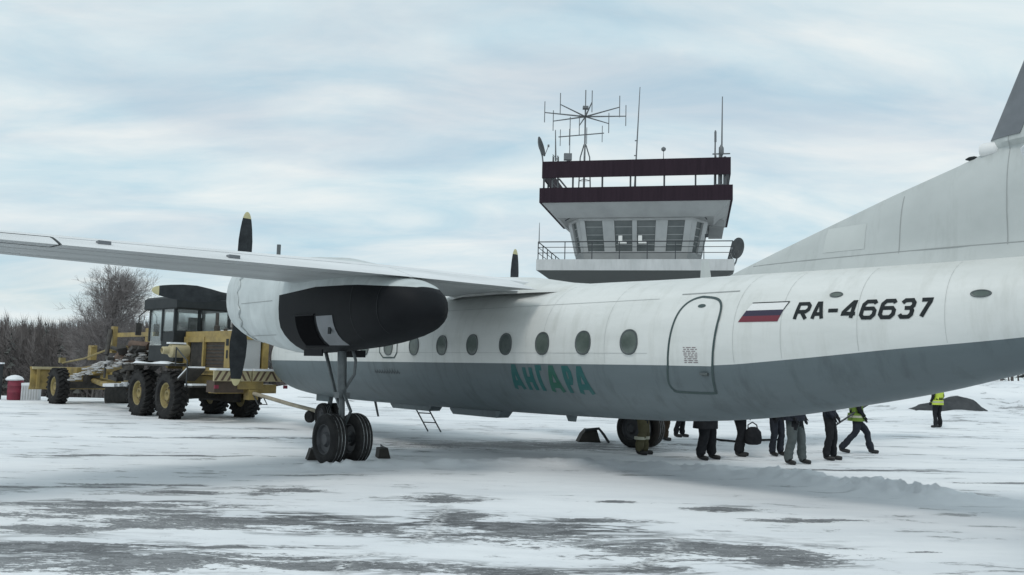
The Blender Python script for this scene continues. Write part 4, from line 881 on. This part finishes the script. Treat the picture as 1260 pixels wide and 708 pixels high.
# long front frame rising to the cab, drawbar, circle and blade
MB().loft([[Vector((x, s_*w, z+t_*h)) for s_, t_ in ((-1, -1), (1, -1), (1, 1), (-1, 1))] for x, w, z, h in ((1.5, .26, 1.75, .26), (2.6, .22, 2.05, .22), (4.2, .19, 2.0, .2), (6.2, .17, 1.62, .18), (8.3, .17, 1.32, .18), (9.4, .2, 1.22, .2))]).build('main_beam', 'yellow', gr, 30)
bsn = MB(); rg = []
for x in np.linspace(2.4, 8.6, 16):
    z = np.interp(x, [2.6, 4.2, 6.2, 8.3], [2.27, 2.2, 1.8, 1.5]); rg.append([Vector((x, .2*q, z+(.0 if abs(q) > .95 else .05+.04*math.sin(x*4+q*2)))) for q in (-1, -.6, 0, .6, 1)])
bsn.loft(rg, closed=False, cap=False).build('snow_on_beam', 'dsnow', gr, 60)
gp('front_axle', 'oil', ((8.95, 0, .72), (.3, 2.0, .26)), ((8.95, 0, 1.0), (.4, .5, .45)))
gp('lift_gantry', 'yellow', ((5.3, .62, 2.45), (.22, .16, .95)), ((5.3, -.62, 2.45), (.22, .16, .95)), ((5.3, 0, 2.15), (.3, 1.4, .2)), ((3.4, .55, 2.62), (3.2, .14, .15)))
for s in (-1, 1): MB().tube([(5.3, s*.75, 2.8), (5.0, s*.95, 1.9)], .075, 10).tube([(5.0, s*.95, 1.9), (4.8, s*1.05, 1.1)], .045, 8).build('lift_cylinder', 'oil', gr, 40)
MB().tube([(5.1, .3, 2.1), (4.2, .9, 1.75), (3.0, .55, 1.7)], .13, 10).tube([(4.4, .3, 2.3), (3.4, .7, 2.25), (2.4, .5, 2.2)], .16, 10).build('hydraulic_bundle', 'brown', gr, 40)
hs = MB()
for k in range(46):
    x = random.uniform(2.2, 4.6); y = random.uniform(.1, 1.15); z = random.uniform(1.15, 2.3)-.25*abs(y-.5); sz = random.uniform(.1, .3)
    hs.box((x, y, z), (sz*1.8, sz, sz*.5), Matrix.Rotation(random.uniform(-.6, .6), 3, 'Y') @ Matrix.Rotation(random.uniform(-.8, .8), 3, 'Z'))
tag(hs.build('hoses_and_valves', 'oil', gr, 0), kind='stuff')
hs = MB()
for k in range(230):
    x = random.uniform(2.0, 8.2); y = random.uniform(.1, 1.2); z = np.interp(x, [2, 4.5, 8.2], [2.15, 1.98, 1.38])-.5*abs(y-.3)+random.uniform(-.16, .10); sz = random.uniform(.04, .17)
    hs.lathe([(-.2*sz, .8*sz), (.1*sz, .95*sz), (.22*sz, .55*sz), (.26*sz, .1*sz)], (x, y, z), 'z', 7)
tag(hs.build('snow_crust', 'dsnow', gr, 60), kind='stuff')
MB().tube([(8.7, 0, .9), (6.4, .55, .85), (4.6, .75, .82)], .1, 8).tube([(8.7, 0, .9), (6.4, -.55, .85), (4.6, -.75, .82)], .1, 8).build('drawbar', 'yellow', gr, 40)
MB().lathe([(-.09, .78), (.09, .78), (.09, .62), (-.09, .62)], (4.5, 0, .78), 'z', 32).build('circle', 'brown', gr, 40)
rg = []
for y in (-1.85, 1.85):
    q = [(.16*math.cos(a)-.05, .30*math.sin(a)+.42) for a in np.linspace(-1.4, 1.4, 8)]; rg.append([Vector((4.3-y*.62+a, y*.85, b+.16)) for a, b in q]+[Vector((4.34-y*.62+a, y*.85, b+.16)) for a, b in q[::-1]])
MB().loft(rg).build('mouldboard', 'oil', gr, 40)
t = MB()
for y in np.linspace(-1.7, 1.7, 12): t.box((4.25-y*.62, y*.85, .90+random.uniform(-.02, .03)), (.34, .36, .10), Matrix.Rotation(-.55+random.uniform(-.2, .2), 3, 'Z'))
t.build('snow_on_mouldboard', 'snowp', gr, 0)
# front dozer blade with push arms
rg = []
for y in (-1.65, 1.65):
    q = [(.22*math.cos(a), .48*math.sin(a)+.93) for a in np.linspace(-1.2, 1.2, 8)]; rg.append([Vector((11.0-a, y, b)) for a, b in q]+[Vector((11.06-a, y, b)) for a, b in q[::-1]])
fb = MB().loft(rg).build('front_blade', 'yellow', gr, 40)
gp('blade_cap', 'cream', ((10.85, 0, 1.33), (.22, 3.2, .1)), par=fb)
for y in (-1.4, -.5, .5, 1.4): gp('blade_rib', 'yellow', ((10.72, y, .9), (.14, .1, .75)), par=fb)
gp('push_arm', 'yellow', ((10.0, .75, .85), (1.7, .16, .2)), ((10.0, -.75, .85), (1.7, .16, .2)), ((9.7, 0, 1.22), (1.2, 1.0, .34)))
MB().tube([(9.6, .9, 1.55), (7.0, 1.0, 1.75), (5.4, .75, 2.1)], .035, 8).box((9.65, .9, 1.66), (.2, .2, .2)).build('control_rod', 'dyellow', gr, 0)
MB().box((7.35, .6, 1.95), (.3, .22, .5)).box((7.35, .6, 2.22), (.5, .14, .06)).build('steering_head', 'yellow', gr, 0)

# ---- tow bar from the grader to the nose gear
ca, sa = math.cos(GA), math.sin(GA)
def GW(x, y, z): return Vector((-10.1+x*ca-y*sa, 28.3+x*sa+y*ca, z))
p0 = GW(-3.6, -.1, .86); p1 = P2W(8.0, 0, .40); tw = empty('tow_bar', p1, 0, 'pale tow bar on a small wheel between the grader and the aircraft nose gear', 'tow bar')
dl = p0-p1; MB().tube([(0, 0, 0), dl*.5+Vector((0, 0, -.02)), dl], .055, 10).build('bar', 'towbar', tw, 40)
MB().tube([dl*.86+Vector((0, 0, -.03)), dl*.86+Vector((.12, 0, -.24)), dl*.93+Vector((0, 0, -.28)), dl+Vector((0, 0, -.04))], .02, 6).build('safety_chain', 'rail', tw, 40)
q = dl*.22; sd_ = dl.cross(Vector((0, 0, 1))).normalized()
MB().tube([q, q+Vector((0, 0, -.14))], .03, 6).build('wheel_leg', 'rail', tw, 40)
wh = MB().lathe([(-.06, .05), (-.07, .14), (-.04, .17), (.04, .17), (.07, .14), (.06, .05)], (0, 0, 0), 'y', 18).build('wheel', 'tyre', tw, 40); wh.location = q+Vector((0, 0, -.21)); wh.rotation_euler.z = math.atan2(dl.y, dl.x)

# ================================================================== small things on the apron
lad = empty('ladder', (0, 0, 0), 0, 'short dark metal ladder leaning against the far side of the aircraft belly', 'ladder')
b0 = Vector((-2.02, 24.2, 0)); tp = P2W(6.35, -1.25, 1.75); ax_ = (tp-b0); sdv = Vector((.8, -.35, 0)).normalized()*.20
for s in (-1, 1): MB().bar(b0+sdv*s, tp+sdv*s, .05, .035).build('rail', 'rail', lad, 0)
for k in range(1, 7): p_ = b0.lerp(tp, k/7); MB().bar(p_-sdv, p_+sdv, .03, .03).build('rung', 'rail', lad, 0)
def chock(p, rz, label):
    o = empty('wheel_chock', p, rz, label, 'wheel chock')
    MB().loft([[Vector((-.12, y, 0)), Vector((.12, y, 0)), Vector((.10, y, .19)), Vector((-.06, y, .2))] for y in (-.16, .16)]).build('block', 'rubber', o, 20)
    MB().tube([(.0, -.2, .2), (.05, 0, .25), (.0, .2, .2)], .012, 6).build('rope', 'rail', o, 40)
chock((-2.42, 17.2, gh(-2.42, 17.2)), R(200), 'black wheel chock just behind the near main wheels'); chock((-3.62, 16.5, gh(-3.6, 16.5)), R(20), 'black wheel chock in front of the near main wheels')
cr = empty('chock_frame', (2.05, 22.1, gh(2, 22.1)), R(8), 'dark humped metal frame on the snow short of the far main wheels', 'wheel chock')
MB().loft([[Vector((-.34, y, 0)), Vector((.22, y, 0)), Vector((.12, y, .3)), Vector((-.12, y, .32)), Vector((-.24, y, .2))] for y in (-.18, .18)]).build('block', 'rubber', cr, 20)
MB().tube([(-.2, -.22, .3), (.16, -.22, .34), (.28, -.22, .2), (.42, -.22, .0)], .035, 8).build('handle', 'rail', cr, 40)
hose = MB().tube([Vector((5.0+.3*k, 23.2+.5*math.sin(k*1.3), .05+.03*math.sin(k*2))) for k in range(8)], .028, 8).build('ground_hose', 'tyre', None, 40); tag(hose, 'black hose lying on the snow behind the standing people', 'hose')
# far left: red metal box under snow, white crate, dark post
o = empty('metal_drum', (-20.15, 36, gh(-20.15, 36)), R(10), 'crimson metal drum capped with snow at the left edge', 'drum')
MB().lathe([(0, .27), (.02, .29), (.3, .29), (.32, .305), (.34, .29), (.56, .29), (.58, .305), (.60, .29), (.78, .29), (.80, .27)], (0, 0, 0), 'z', 24).build('body', 'red', o, 40)
MB().lathe([(.79, .31), (.84, .34), (.93, .27), (.99, .14), (1.01, .02)], (-.05, 0, 0), 'z', 20).build('snow_cap', 'snowp', o, 60)
o = empty('plastic_crate', (-19.55, 36.1, gh(-19.55, 36.1)), R(14), 'white ribbed crate beside the crimson drum', 'crate')
MB().box((0, 0, .30), (.62, .5, .60)).build('body', 'crate', o, 0); MB().box((0, 0, .65), (.64, .52, .10)).build('snow_cap', 'snowp', o, 0)
for k in range(6): MB().box((-.25+.1*k, -.262, .30), (.03, .02, .54)).build('rib', 'pillar', o, 0)
o = empty('notice_post', (-20.95, 36, gh(-20.95, 36)), 0, 'dark upright panel on the snow at the far left edge', 'post')
MB().box((0, 0, .72), (.42, .12, 1.45)).build('panel', 'cab', o, 0); MB().box((0, 0, 1.47), (.46, .2, .06)).build('snow_cap', 'snowp', o, 0)
# plain dark mound at the snow bank
hp = MB(); rg = []
for i, x in enumerate(np.linspace(-2.1, 2.2, 14)):
    hh = float(np.interp(x, [-2.1, -1.4, -.3, .9, 1.5, 2.2], [.06, .25, .62, .98, .8, .05])); row = []
    for j, y in enumerate(np.linspace(-1, 1, 9)): row.append(Vector((x, y*1.0+.1*math.sin(x*3), hh*max(0, 1-abs(y)**2.2)+.06*noise.noise(Vector((x*2, y*2, 1.3)))-.05)))
    rg.append(row)
o = hp.loft(rg, closed=False, cap=False).build('dark_mound', 'mound', None, 60); o.location = (19.75, 40.2, gh(19.75, 40.2)-.12); o.scale = (.8, 1, .72); tag(o, 'dark low mound on the snow bank under the tail', 'heap')
fp = MB().box((0, 0, .6), (.16, .16, 2.2)).build('fence_post', 'crate', None, 0); fp.location = (33.2, 62, gh(33.2, 62)); tag(fp, 'white post in front of the dark tree line at right', 'post')

# ================================================================== PEOPLE
def person(p, face, trousers, jacket, label, feet=((0, .11), (0, -.11)), scale=1., width=1., vest=None, knee=(0, 0), lean=0., hat='hair', coat=.0, band=False, arms=((.2, .1), (.2, .1)), lift=(0, 0)):
    """feet: (forward, left) of each ankle; the figure faces +x locally"""
    o = empty('person', (p[0], p[1], gh(p[0], p[1])), face, label, 'person', 'people standing behind the aircraft')
    V = []; E_ = []; Rd = []; Tg = []
    def add(v, r, tg, par=None):
        V.append(Vector(v)*scale); Rd.append((r[0]*scale, r[1]*scale) if isinstance(r, tuple) else (r*scale, r*scale)); Tg.append(tg)
        if par is not None: E_.append((par, len(V)-1))
        return len(V)-1
    hipz = .93-.11*(max(abs(feet[0][0]-feet[1][0]), .0))
    pel = add((0, 0, hipz), (.155*width, .135*width), 't')
    w1 = add((lean*.1, 0, hipz+.16), (.15*width, .125*width), 'j', pel); ch = add((lean*.28, 0, hipz+.40), (.185*width, .14*width), 'j', w1); nk0 = add((lean*.36, 0, hipz+.53), (.10, .085), 'j', ch)
    nk = add((lean*.4, 0, hipz+.585), .056, 's', nk0); hd = add((lean*.42+.01, 0, hipz+.68), (.082, .094), 's', nk); tp_ = add((lean*.42, 0, hipz+.775), (.072, .082), 's', hd)
    ns = add((lean*.42+.105, 0, hipz+.685), .014, 's', hd)
    for i, s in enumerate((1, -1)):
        fx, fy = feet[i]
        h = add((0, s*.095, hipz-.06), .105*width, 't', pel); kn = (fx*.5+.05+knee[i], (s*.095+fy)*.5, .48+.02*(knee[i] > 0)); k1 = add(((kn[0])*.5, (s*.095+kn[1])/2, (hipz-.06+kn[2])/2), .098*width, 't', h)
        k = add(kn, .077*width, 't', k1); cf = add((kn[0]*.45+fx*.55-.02, kn[1]*.45+fy*.55, .28+lift[i]), .074*width, 't', k); an = add((fx, fy, .11+lift[i]), .066*width, 't', cf)
        hl = add((fx-.03, fy, .055+lift[i]*1.15), .05, 'b', an); ml = add((fx+.09, fy+.01*s, .05+lift[i]*.8), (.05, .045), 'b', hl); add((fx+.185, fy+.02*s, .038+lift[i]*.35), (.045, .034), 'b', ml)
        a0, a1 = arms[i]
        sh = add((lean*.33, s*.20, hipz+.455), .078*width, 'j', ch); el = add((lean*.3-.06+a0*.2, s*(.262), hipz+.19), .056*width, 'j', sh); wr = add((lean*.3+a0*.35+.03, s*(.235-a1*.3), hipz-.02+a0*.2), .042*width, 'j', el)
        dv = (V[wr]-V[el]).normalized()/1; hb = V[wr]/scale+dv*.075; hn = add(hb, (.040, .022), 'g', wr)
        ac_ = dv.cross(Vector((0, 0, 1))).normalized() if abs(dv.z) < .95 else Vector((1, 0, 0))
        for q, L in ((-1.5, .06), (-.5, .075), (.5, .072), (1.5, .055)):
            f1 = add(hb+ac_*.018*q+dv*L*.7, .0095, 'g', hn); add(hb+ac_*.019*q+dv*L*1.25+Vector((0, 0, -.018)), .008, 'g', f1)
        t1_ = add(hb-dv*.02-ac_*.05*s+Vector((0, 0, .01)), .011, 'g', hn); add(hb+dv*.025-ac_*.062*s, .009, 'g', t1_)
    me_ = bpy.data.meshes.new('tmp'); me_.from_pydata(V, E_, []); tmp = bpy.data.objects.new('tmp', me_); C.objects.link(tmp)
    md = tmp.modifiers.new('s', 'SKIN'); md.use_smooth_shade = True
    for i, sv in enumerate(me_.skin_vertices[0].data): sv.radius = Rd[i]; sv.use_root = (i == 0)
    sb_ = tmp.modifiers.new('u', 'SUBSURF'); sb_.levels = 2; sb_.render_levels = 2
    dg = bpy.context.evaluated_depsgraph_get(); bme = bpy.data.meshes.new_from_object(tmp.evaluated_get(dg)); bpy.data.objects.remove(tmp)
    nv = len(bme.vertices); co = np.empty(nv*3); bme.vertices.foreach_get('co', co); co = co.reshape(-1, 3)
    nr = np.empty(nv*3); bme.vertices.foreach_get('normal', nr); nr = nr.reshape(-1, 3)
    A = np.array([V[a] for a, b in E_]); Bv = np.array([V[b] for a, b in E_]); D = Bv-A; ll = (D*D).sum(1)
    t_ = np.clip(((co[:, None]-A)*D).sum(-1)/ll, 0, 1); dist = np.linalg.norm(co[:, None]-A-t_[..., None]*D, axis=-1); ne = dist.argmin(1); te_ = t_[np.arange(nv), ne]
    tagv = [Tg[E_[e][0]] if t < .5 else Tg[E_[e][1]] for e, t in zip(ne, te_)]
    # cloth folds, stronger low on the legs
    for i in range(nv):
        if tagv[i] in 'tj':
            z = co[i, 2]; k_ = noise.noise(Vector((co[i, 0]*7, co[i, 1]*7, z*16+p[0]*3)))
            co[i] += nr[i]*(k_*(.016 if z < .5 else .010)*scale+(.012 if tagv[i] == 't' and z < .26 else 0))
        if tagv[i] == 'b': co[i, 2] = max(co[i, 2], .004)
    bme.vertices.foreach_set('co', co.ravel()); order = 'tjsbg'
    for m_ in (trousers, jacket, 'skin', 'shoe', 'skin' if hat == 'hair' else 'cblack'): bme.materials.append(MT[m_])
    cnt = []
    for pl in bme.polygons:
        tg = [tagv[v] for v in pl.vertices]; pl.material_index = order.index(max(set(tg), key=tg.count)); pl.use_smooth = True
    bme.name = 'body'; b = bpy.data.objects.new('body', bme); C.objects.link(b); b.parent = o
    # coat or vest: the torso's own surface, a little outside it, open at the hem
    def shell(name, m_, zlo, zhi, off, flare=0., legs=False):
        t = MB(); use = {}
        for pl in bme.polygons:
            vs = list(pl.vertices)
            if all(zlo*scale < co[v, 2] < zhi*scale and (tagv[v] == 'j' or (legs and tagv[v] == 't')) and (abs(co[v, 1]) < .235*scale*width) for v in vs): t.f.append(tuple(use.setdefault(v, len(use)) for v in vs))
        t.v = [None]*len(use)
        for v, k in use.items(): q = co[v]+nr[v]*(off+flare*max(0, (hipz*scale+.1-co[v, 2]))); t.v[k] = tuple(q)
        t.m = [0]*len(t.f)
        if t.f: return t.build(name, m_, o, 60, fix=False)
    def skirt(name, m_, z0, z1, r0x, r0y, r1x, r1y):
        n_ = 26; rg = []
        for j, u in enumerate(np.linspace(0, 1, 6)):
            rg.append([Vector(((r0x+(r1x-r0x)*u)*math.cos(a)*(1+.05*math.sin(a*5+u*2)), (r0y+(r1y-r0y)*u)*math.sin(a)*(1+.05*math.sin(a*4+1)), z0+(z1-z0)*u))*scale for a in np.linspace(0, 2*math.pi, n_+1)[:-1]])
        inn = [[v*.955+Vector((0, 0, v.z*.045)) for v in q] for q in rg[::-1]]
        return MB().loft(rg+inn, cap=False).build(name, m_, o, 60)
    if coat: skirt('coat_hem', jacket, hipz+.12, hipz-coat, .155*width, .20*width, .17*width, .225*width)
    if vest:
        vt = shell('hi_vis_vest', vest, hipz-.02, hipz+.56, .014)
        skirt('vest_hem', vest, hipz+.08, hipz-.10, .165*width, .215*width, .175*width, .228*width)
        skirt('reflective_band', 'reflect', hipz+.03, hipz-.02, .176*width, .224*width, .179*width, .228*width)
    if band:
        for i in (0, 1): MB().lathe([(-.03, .092*width), (.03, .094*width)], Vector((feet[i][0]*.75+.0, feet[i][1], .36))*scale, 'z', 18).build('reflective_band', 'reflect', o, 40)
    for s in (-1, 1): MB().lathe([(0, .011), (.006, .006)], Vector((lean*.42+.092, s*.032, hipz+.70))*scale, 'x', 8).build('eye', 'ink', o, 40)
    MB().lathe([(-.02, .112), (.05, .113), (.09, .09), (.12, .04), (.125, .005)], Vector((lean*.42-.012, 0, hipz+.73))*scale, 'z', 18).build('hat' if hat != 'hair' else 'hair', hat, o, 60)
    return o
person((2.87, 19.0), R(-8), 'ckhaki', 'ckhaki', 'person in khaki trousers with pale reflective bands beside the far main wheels', feet=((.06, .09), (-.06, -.09)), width=1.3, band=True, hat='cblack')
person((4.05, 23.0), R(30), 'cbrown', 'cbrown', 'person in brown trousers just behind the far main wheels', feet=((.05, .1), (-.05, -.1)), width=1.05, hat='cblack')
person((4.75, 24.5), R(-20), 'cblack', 'cnavy', 'person in dark trousers standing farthest back between the wheels and the group', feet=((.05, .08), (-.1, -.08)), hat='cblack')
person((4.08, 18.3), R(-35), 'cblack', 'cblack', 'person in wide black trousers and long black coat at the left of the group', feet=((.06, .19), (-.04, -.17)), width=1.42, coat=.28, hat='cblack')
person((5.02, 19.2), R(-4), 'cblack', 'cblack', 'person in black trousers seen from the side beside a black bag', feet=((.03, .08), (-.05, -.08)), width=1.25, hat='cblack', coat=.1)
person((5.95, 19.65), R(-60), 'cnavy', 'cblack', 'person with thin black trousers behind the grey trousers', feet=((.0, .13), (.0, -.13)), width=1.02, scale=.97, hat='cblack')
person((5.78, 17.9), R(-48), 'cgrey', 'cnavy', 'person in grey trousers with feet apart', feet=((.06, .21), (-.02, -.20)), width=1.22, hat='cblack', coat=.05)
person((6.88, 18.95), R(-30), 'cblack', 'cnavy', 'person in straight black trousers next to the striding figure', feet=((.05, .12), (-.05, -.13)), width=1.05, hat='cblack')
person((8.1, 20.6), R(-3), 'cnavy', 'cblack', 'person in green high visibility vest striding to the right', feet=((.36, .08), (-.36, -.08)), width=1.05, vest='hivisg', hat='cblack', knee=(.05, .10), lift=(0, .02), arms=((.1, .0), (.2, .1)))
pz = person((15.6, 32.1), R(115), 'cblack', 'cblack', 'person in yellow high visibility vest alone by the snow bank', feet=((.0, .13), (.02, -.13)), vest='hivisy', hat='cblack')
bag = empty('shoulder_bag', (5.27, 19.05, .27), R(10), 'black bag hanging beside a standing person in black', 'bag')
MB().loft([[Vector((x_*math.copysign(abs(math.cos(t))**.6, math.cos(t))*(1+.06*math.sin(3*t)), y_*math.copysign(abs(math.sin(t))**.6, math.sin(t)), z_)) for t in np.linspace(0, 2*math.pi, 17)[:-1]] for x_, y_, z_ in ((.10, .05, 0), (.17, .10, .03), (.19, .11, .14), (.17, .10, .28), (.10, .06, .36), (.05, .03, .38))]).build('body', 'cblack', bag, 50)
MB().tube([(-.12, 0, .3), (-.12, 0, .42), (-.02, 0, .48), (.08, 0, .42), (.1, 0, .32)], .014, 6).build('strap', 'cblack', bag, 40)
pole = MB().tube([(7.45, 20.3, .62), (8.0, 20.45, .95), (8.35, 20.5, 1.15)], .022, 6).build('carried_pole', 'rail', None, 40); tag(pole, 'thin dark pole carried by the striding person in green', 'pole')

# ================================================================== TREES AND FOREST
def branch_tree(seed, H, spread, n_main, depth, MBt, MBc, fine=.006):
    rr = random.Random(seed)
    def grow(p, d, L, r, lev):
        segs = 4; pts = [p]; rads = [r]; q = p.copy(); dd = d.copy()
        for k in range(segs):
            dd = (dd+Vector((rr.uniform(-1, 1), rr.uniform(-1, 1), rr.uniform(-.5, .9)))*.13).normalized(); q = q+dd*L/segs; pts.append(q.copy()); rads.append(max(r*(1-.75*(k+1)/segs), fine*.5))
        (MBt if lev < 2 else MBc).tube(pts, rads, 6 if lev < 2 else 3, cap=False)
        if lev >= depth: return
        nb = (44, 16, 9)[lev]
        for k in range(nb):
            t = rr.uniform(.16, 1.) if lev == 0 else rr.uniform(.2, 1); i = min(int(t*segs), segs-1); b = pts[i].lerp(pts[i+1], t*segs-i)
            az = rr.uniform(0, 2*math.pi); tl = rr.uniform(.7, 1.25) if lev == 0 else rr.uniform(.45, .95); o1 = dd.orthogonal().normalized()
            nd_ = dd*math.cos(tl)+(o1*math.cos(az)+dd.cross(o1)*math.sin(az))*math.sin(tl); nd_.z += .16; nd_.normalize()
            fl = (.08+.22*math.sin(math.pi*min(1, t*.80+.10))) if lev == 0 else rr.uniform(.34, .52)
            grow(b, nd_, L*fl*rr.uniform(.8, 1.15), max(rads[i]*(.30 if lev == 0 else .45), fine), lev+1)
    for k in range(n_main):
        a = rr.uniform(0, 2*math.pi); grow(Vector((.16*math.cos(a)*k, .12*math.sin(a)*k, 0)), Vector((spread*math.cos(a+k*2.2), spread*math.sin(a+k*2.2), 1)).normalized(), H*rr.uniform(.75, .92), .085*H/7, 0)
def tree(name, label, p, H, spread, n_main, seed, cat='tree', group=None):
    o = empty(name, p, 0, label, cat, group); tr = MB(); cr_ = MB(); branch_tree(seed, H, spread, n_main, 3, tr, cr_); tr.build('trunk', 'bark', o, 60, fix=False); cr_.build('crown', 'twig', o, 60, fix=False); return o
tree('birch_tree', 'tall bare tree with several trunks rising above the wood behind the grader', (-22.0, 47.0, gh(-22.0, 47)-.1), 8.3, .06, 3, 5)
tree('bare_shrub', 'low bare shrub in front of the wood left of the grader cab', (-19.3, 46.0, gh(-19.3, 46)-.1), 3.6, .30, 2, 15, 'shrub')
# the wood beyond the river edge: one mass of bare trees and a few conifers
def wood(n, fx, name):
    vs = []; fs = []; ms = []
    def tri(a, b, c_, mi): k = len(vs); vs.extend((a, b, c_)); fs.append((k, k+1, k+2)); ms.append(mi)
    for k in range(n):
        x, y, h, con = fx(k); z = gh(x, y)-.2
        if con:
            for j in range(44):
                t = random.random()**.8; zz_ = z+h*(.12+.88*t); r_ = h*.20*(1-t)+.12; a = random.uniform(0, 6.283)
                tip = (x+r_*math.cos(a), y+r_*math.sin(a), zz_-.22*r_); w = .12+.16*r_
                tri((x, y, zz_+.25), (tip[0]-w*math.sin(a), tip[1]+w*math.cos(a), tip[2]), (tip[0]+w*math.sin(a), tip[1]-w*math.cos(a), tip[2]), 1)
        else:
            tri((x-.09, y, z), (x+.09, y, z), (x+random.uniform(-.4, .4), y, z+h*.78), 0)
            for j in range(84):
                t = random.uniform(.15, 1); a = random.uniform(0, 6.283); r_ = h*.30*math.sin(math.pi*min(t*.8+.18, 1))*random.uniform(.35, 1.); zz_ = z+h*t
                up = random.uniform(.05, .16)*h; q = (x+r_*math.cos(a), y+r_*math.sin(a), zz_+up*.6); b = (x+.12*r_*math.cos(a), y+.12*r_*math.sin(a), zz_-up*.4); w = random.uniform(.012, .045)
                tri((b[0]-w, b[1]-w*.5, b[2]), (b[0]+w, b[1]+w*.5, b[2]), q, 0)
                q2 = (q[0]+random.uniform(-.5, .5), q[1], q[2]+random.uniform(.1, .8)); tri(((b[0]+q[0])/2-w*.6, (b[1]+q[1])/2, (b[2]+q[2])/2), ((b[0]+q[0])/2+w*.6, (b[1]+q[1])/2, (b[2]+q[2])/2+.05), q2, 0)
    t = MB(); t.v = vs; t.f = fs; t.m = ms; o = t.build(name, ['wood', 'conif'], None, 0, fix=False); tag(o, 'dark bare winter wood beyond the snow', 'wood', kind='stuff'); return o
def left(k):
    y = 92+55*(k/3000)**1.2; x = random.uniform(-1.15*y, -.10*y)
    return x, y, random.uniform(8.7, 10.3)*(1+.07*math.sin(x*.11)+.06*math.sin(x*.31+1))*(.90+(y-92)*.0042), random.random() < .15
wood(3000, left, 'bare_wood')
def right(k):
    y = 62+45*(k/900)**1.3; x = random.uniform(-.25*y, 1.25*y); return x, y, random.uniform(4.5, 6.8), random.random() < .25
wood(900, right, 'far_wood')
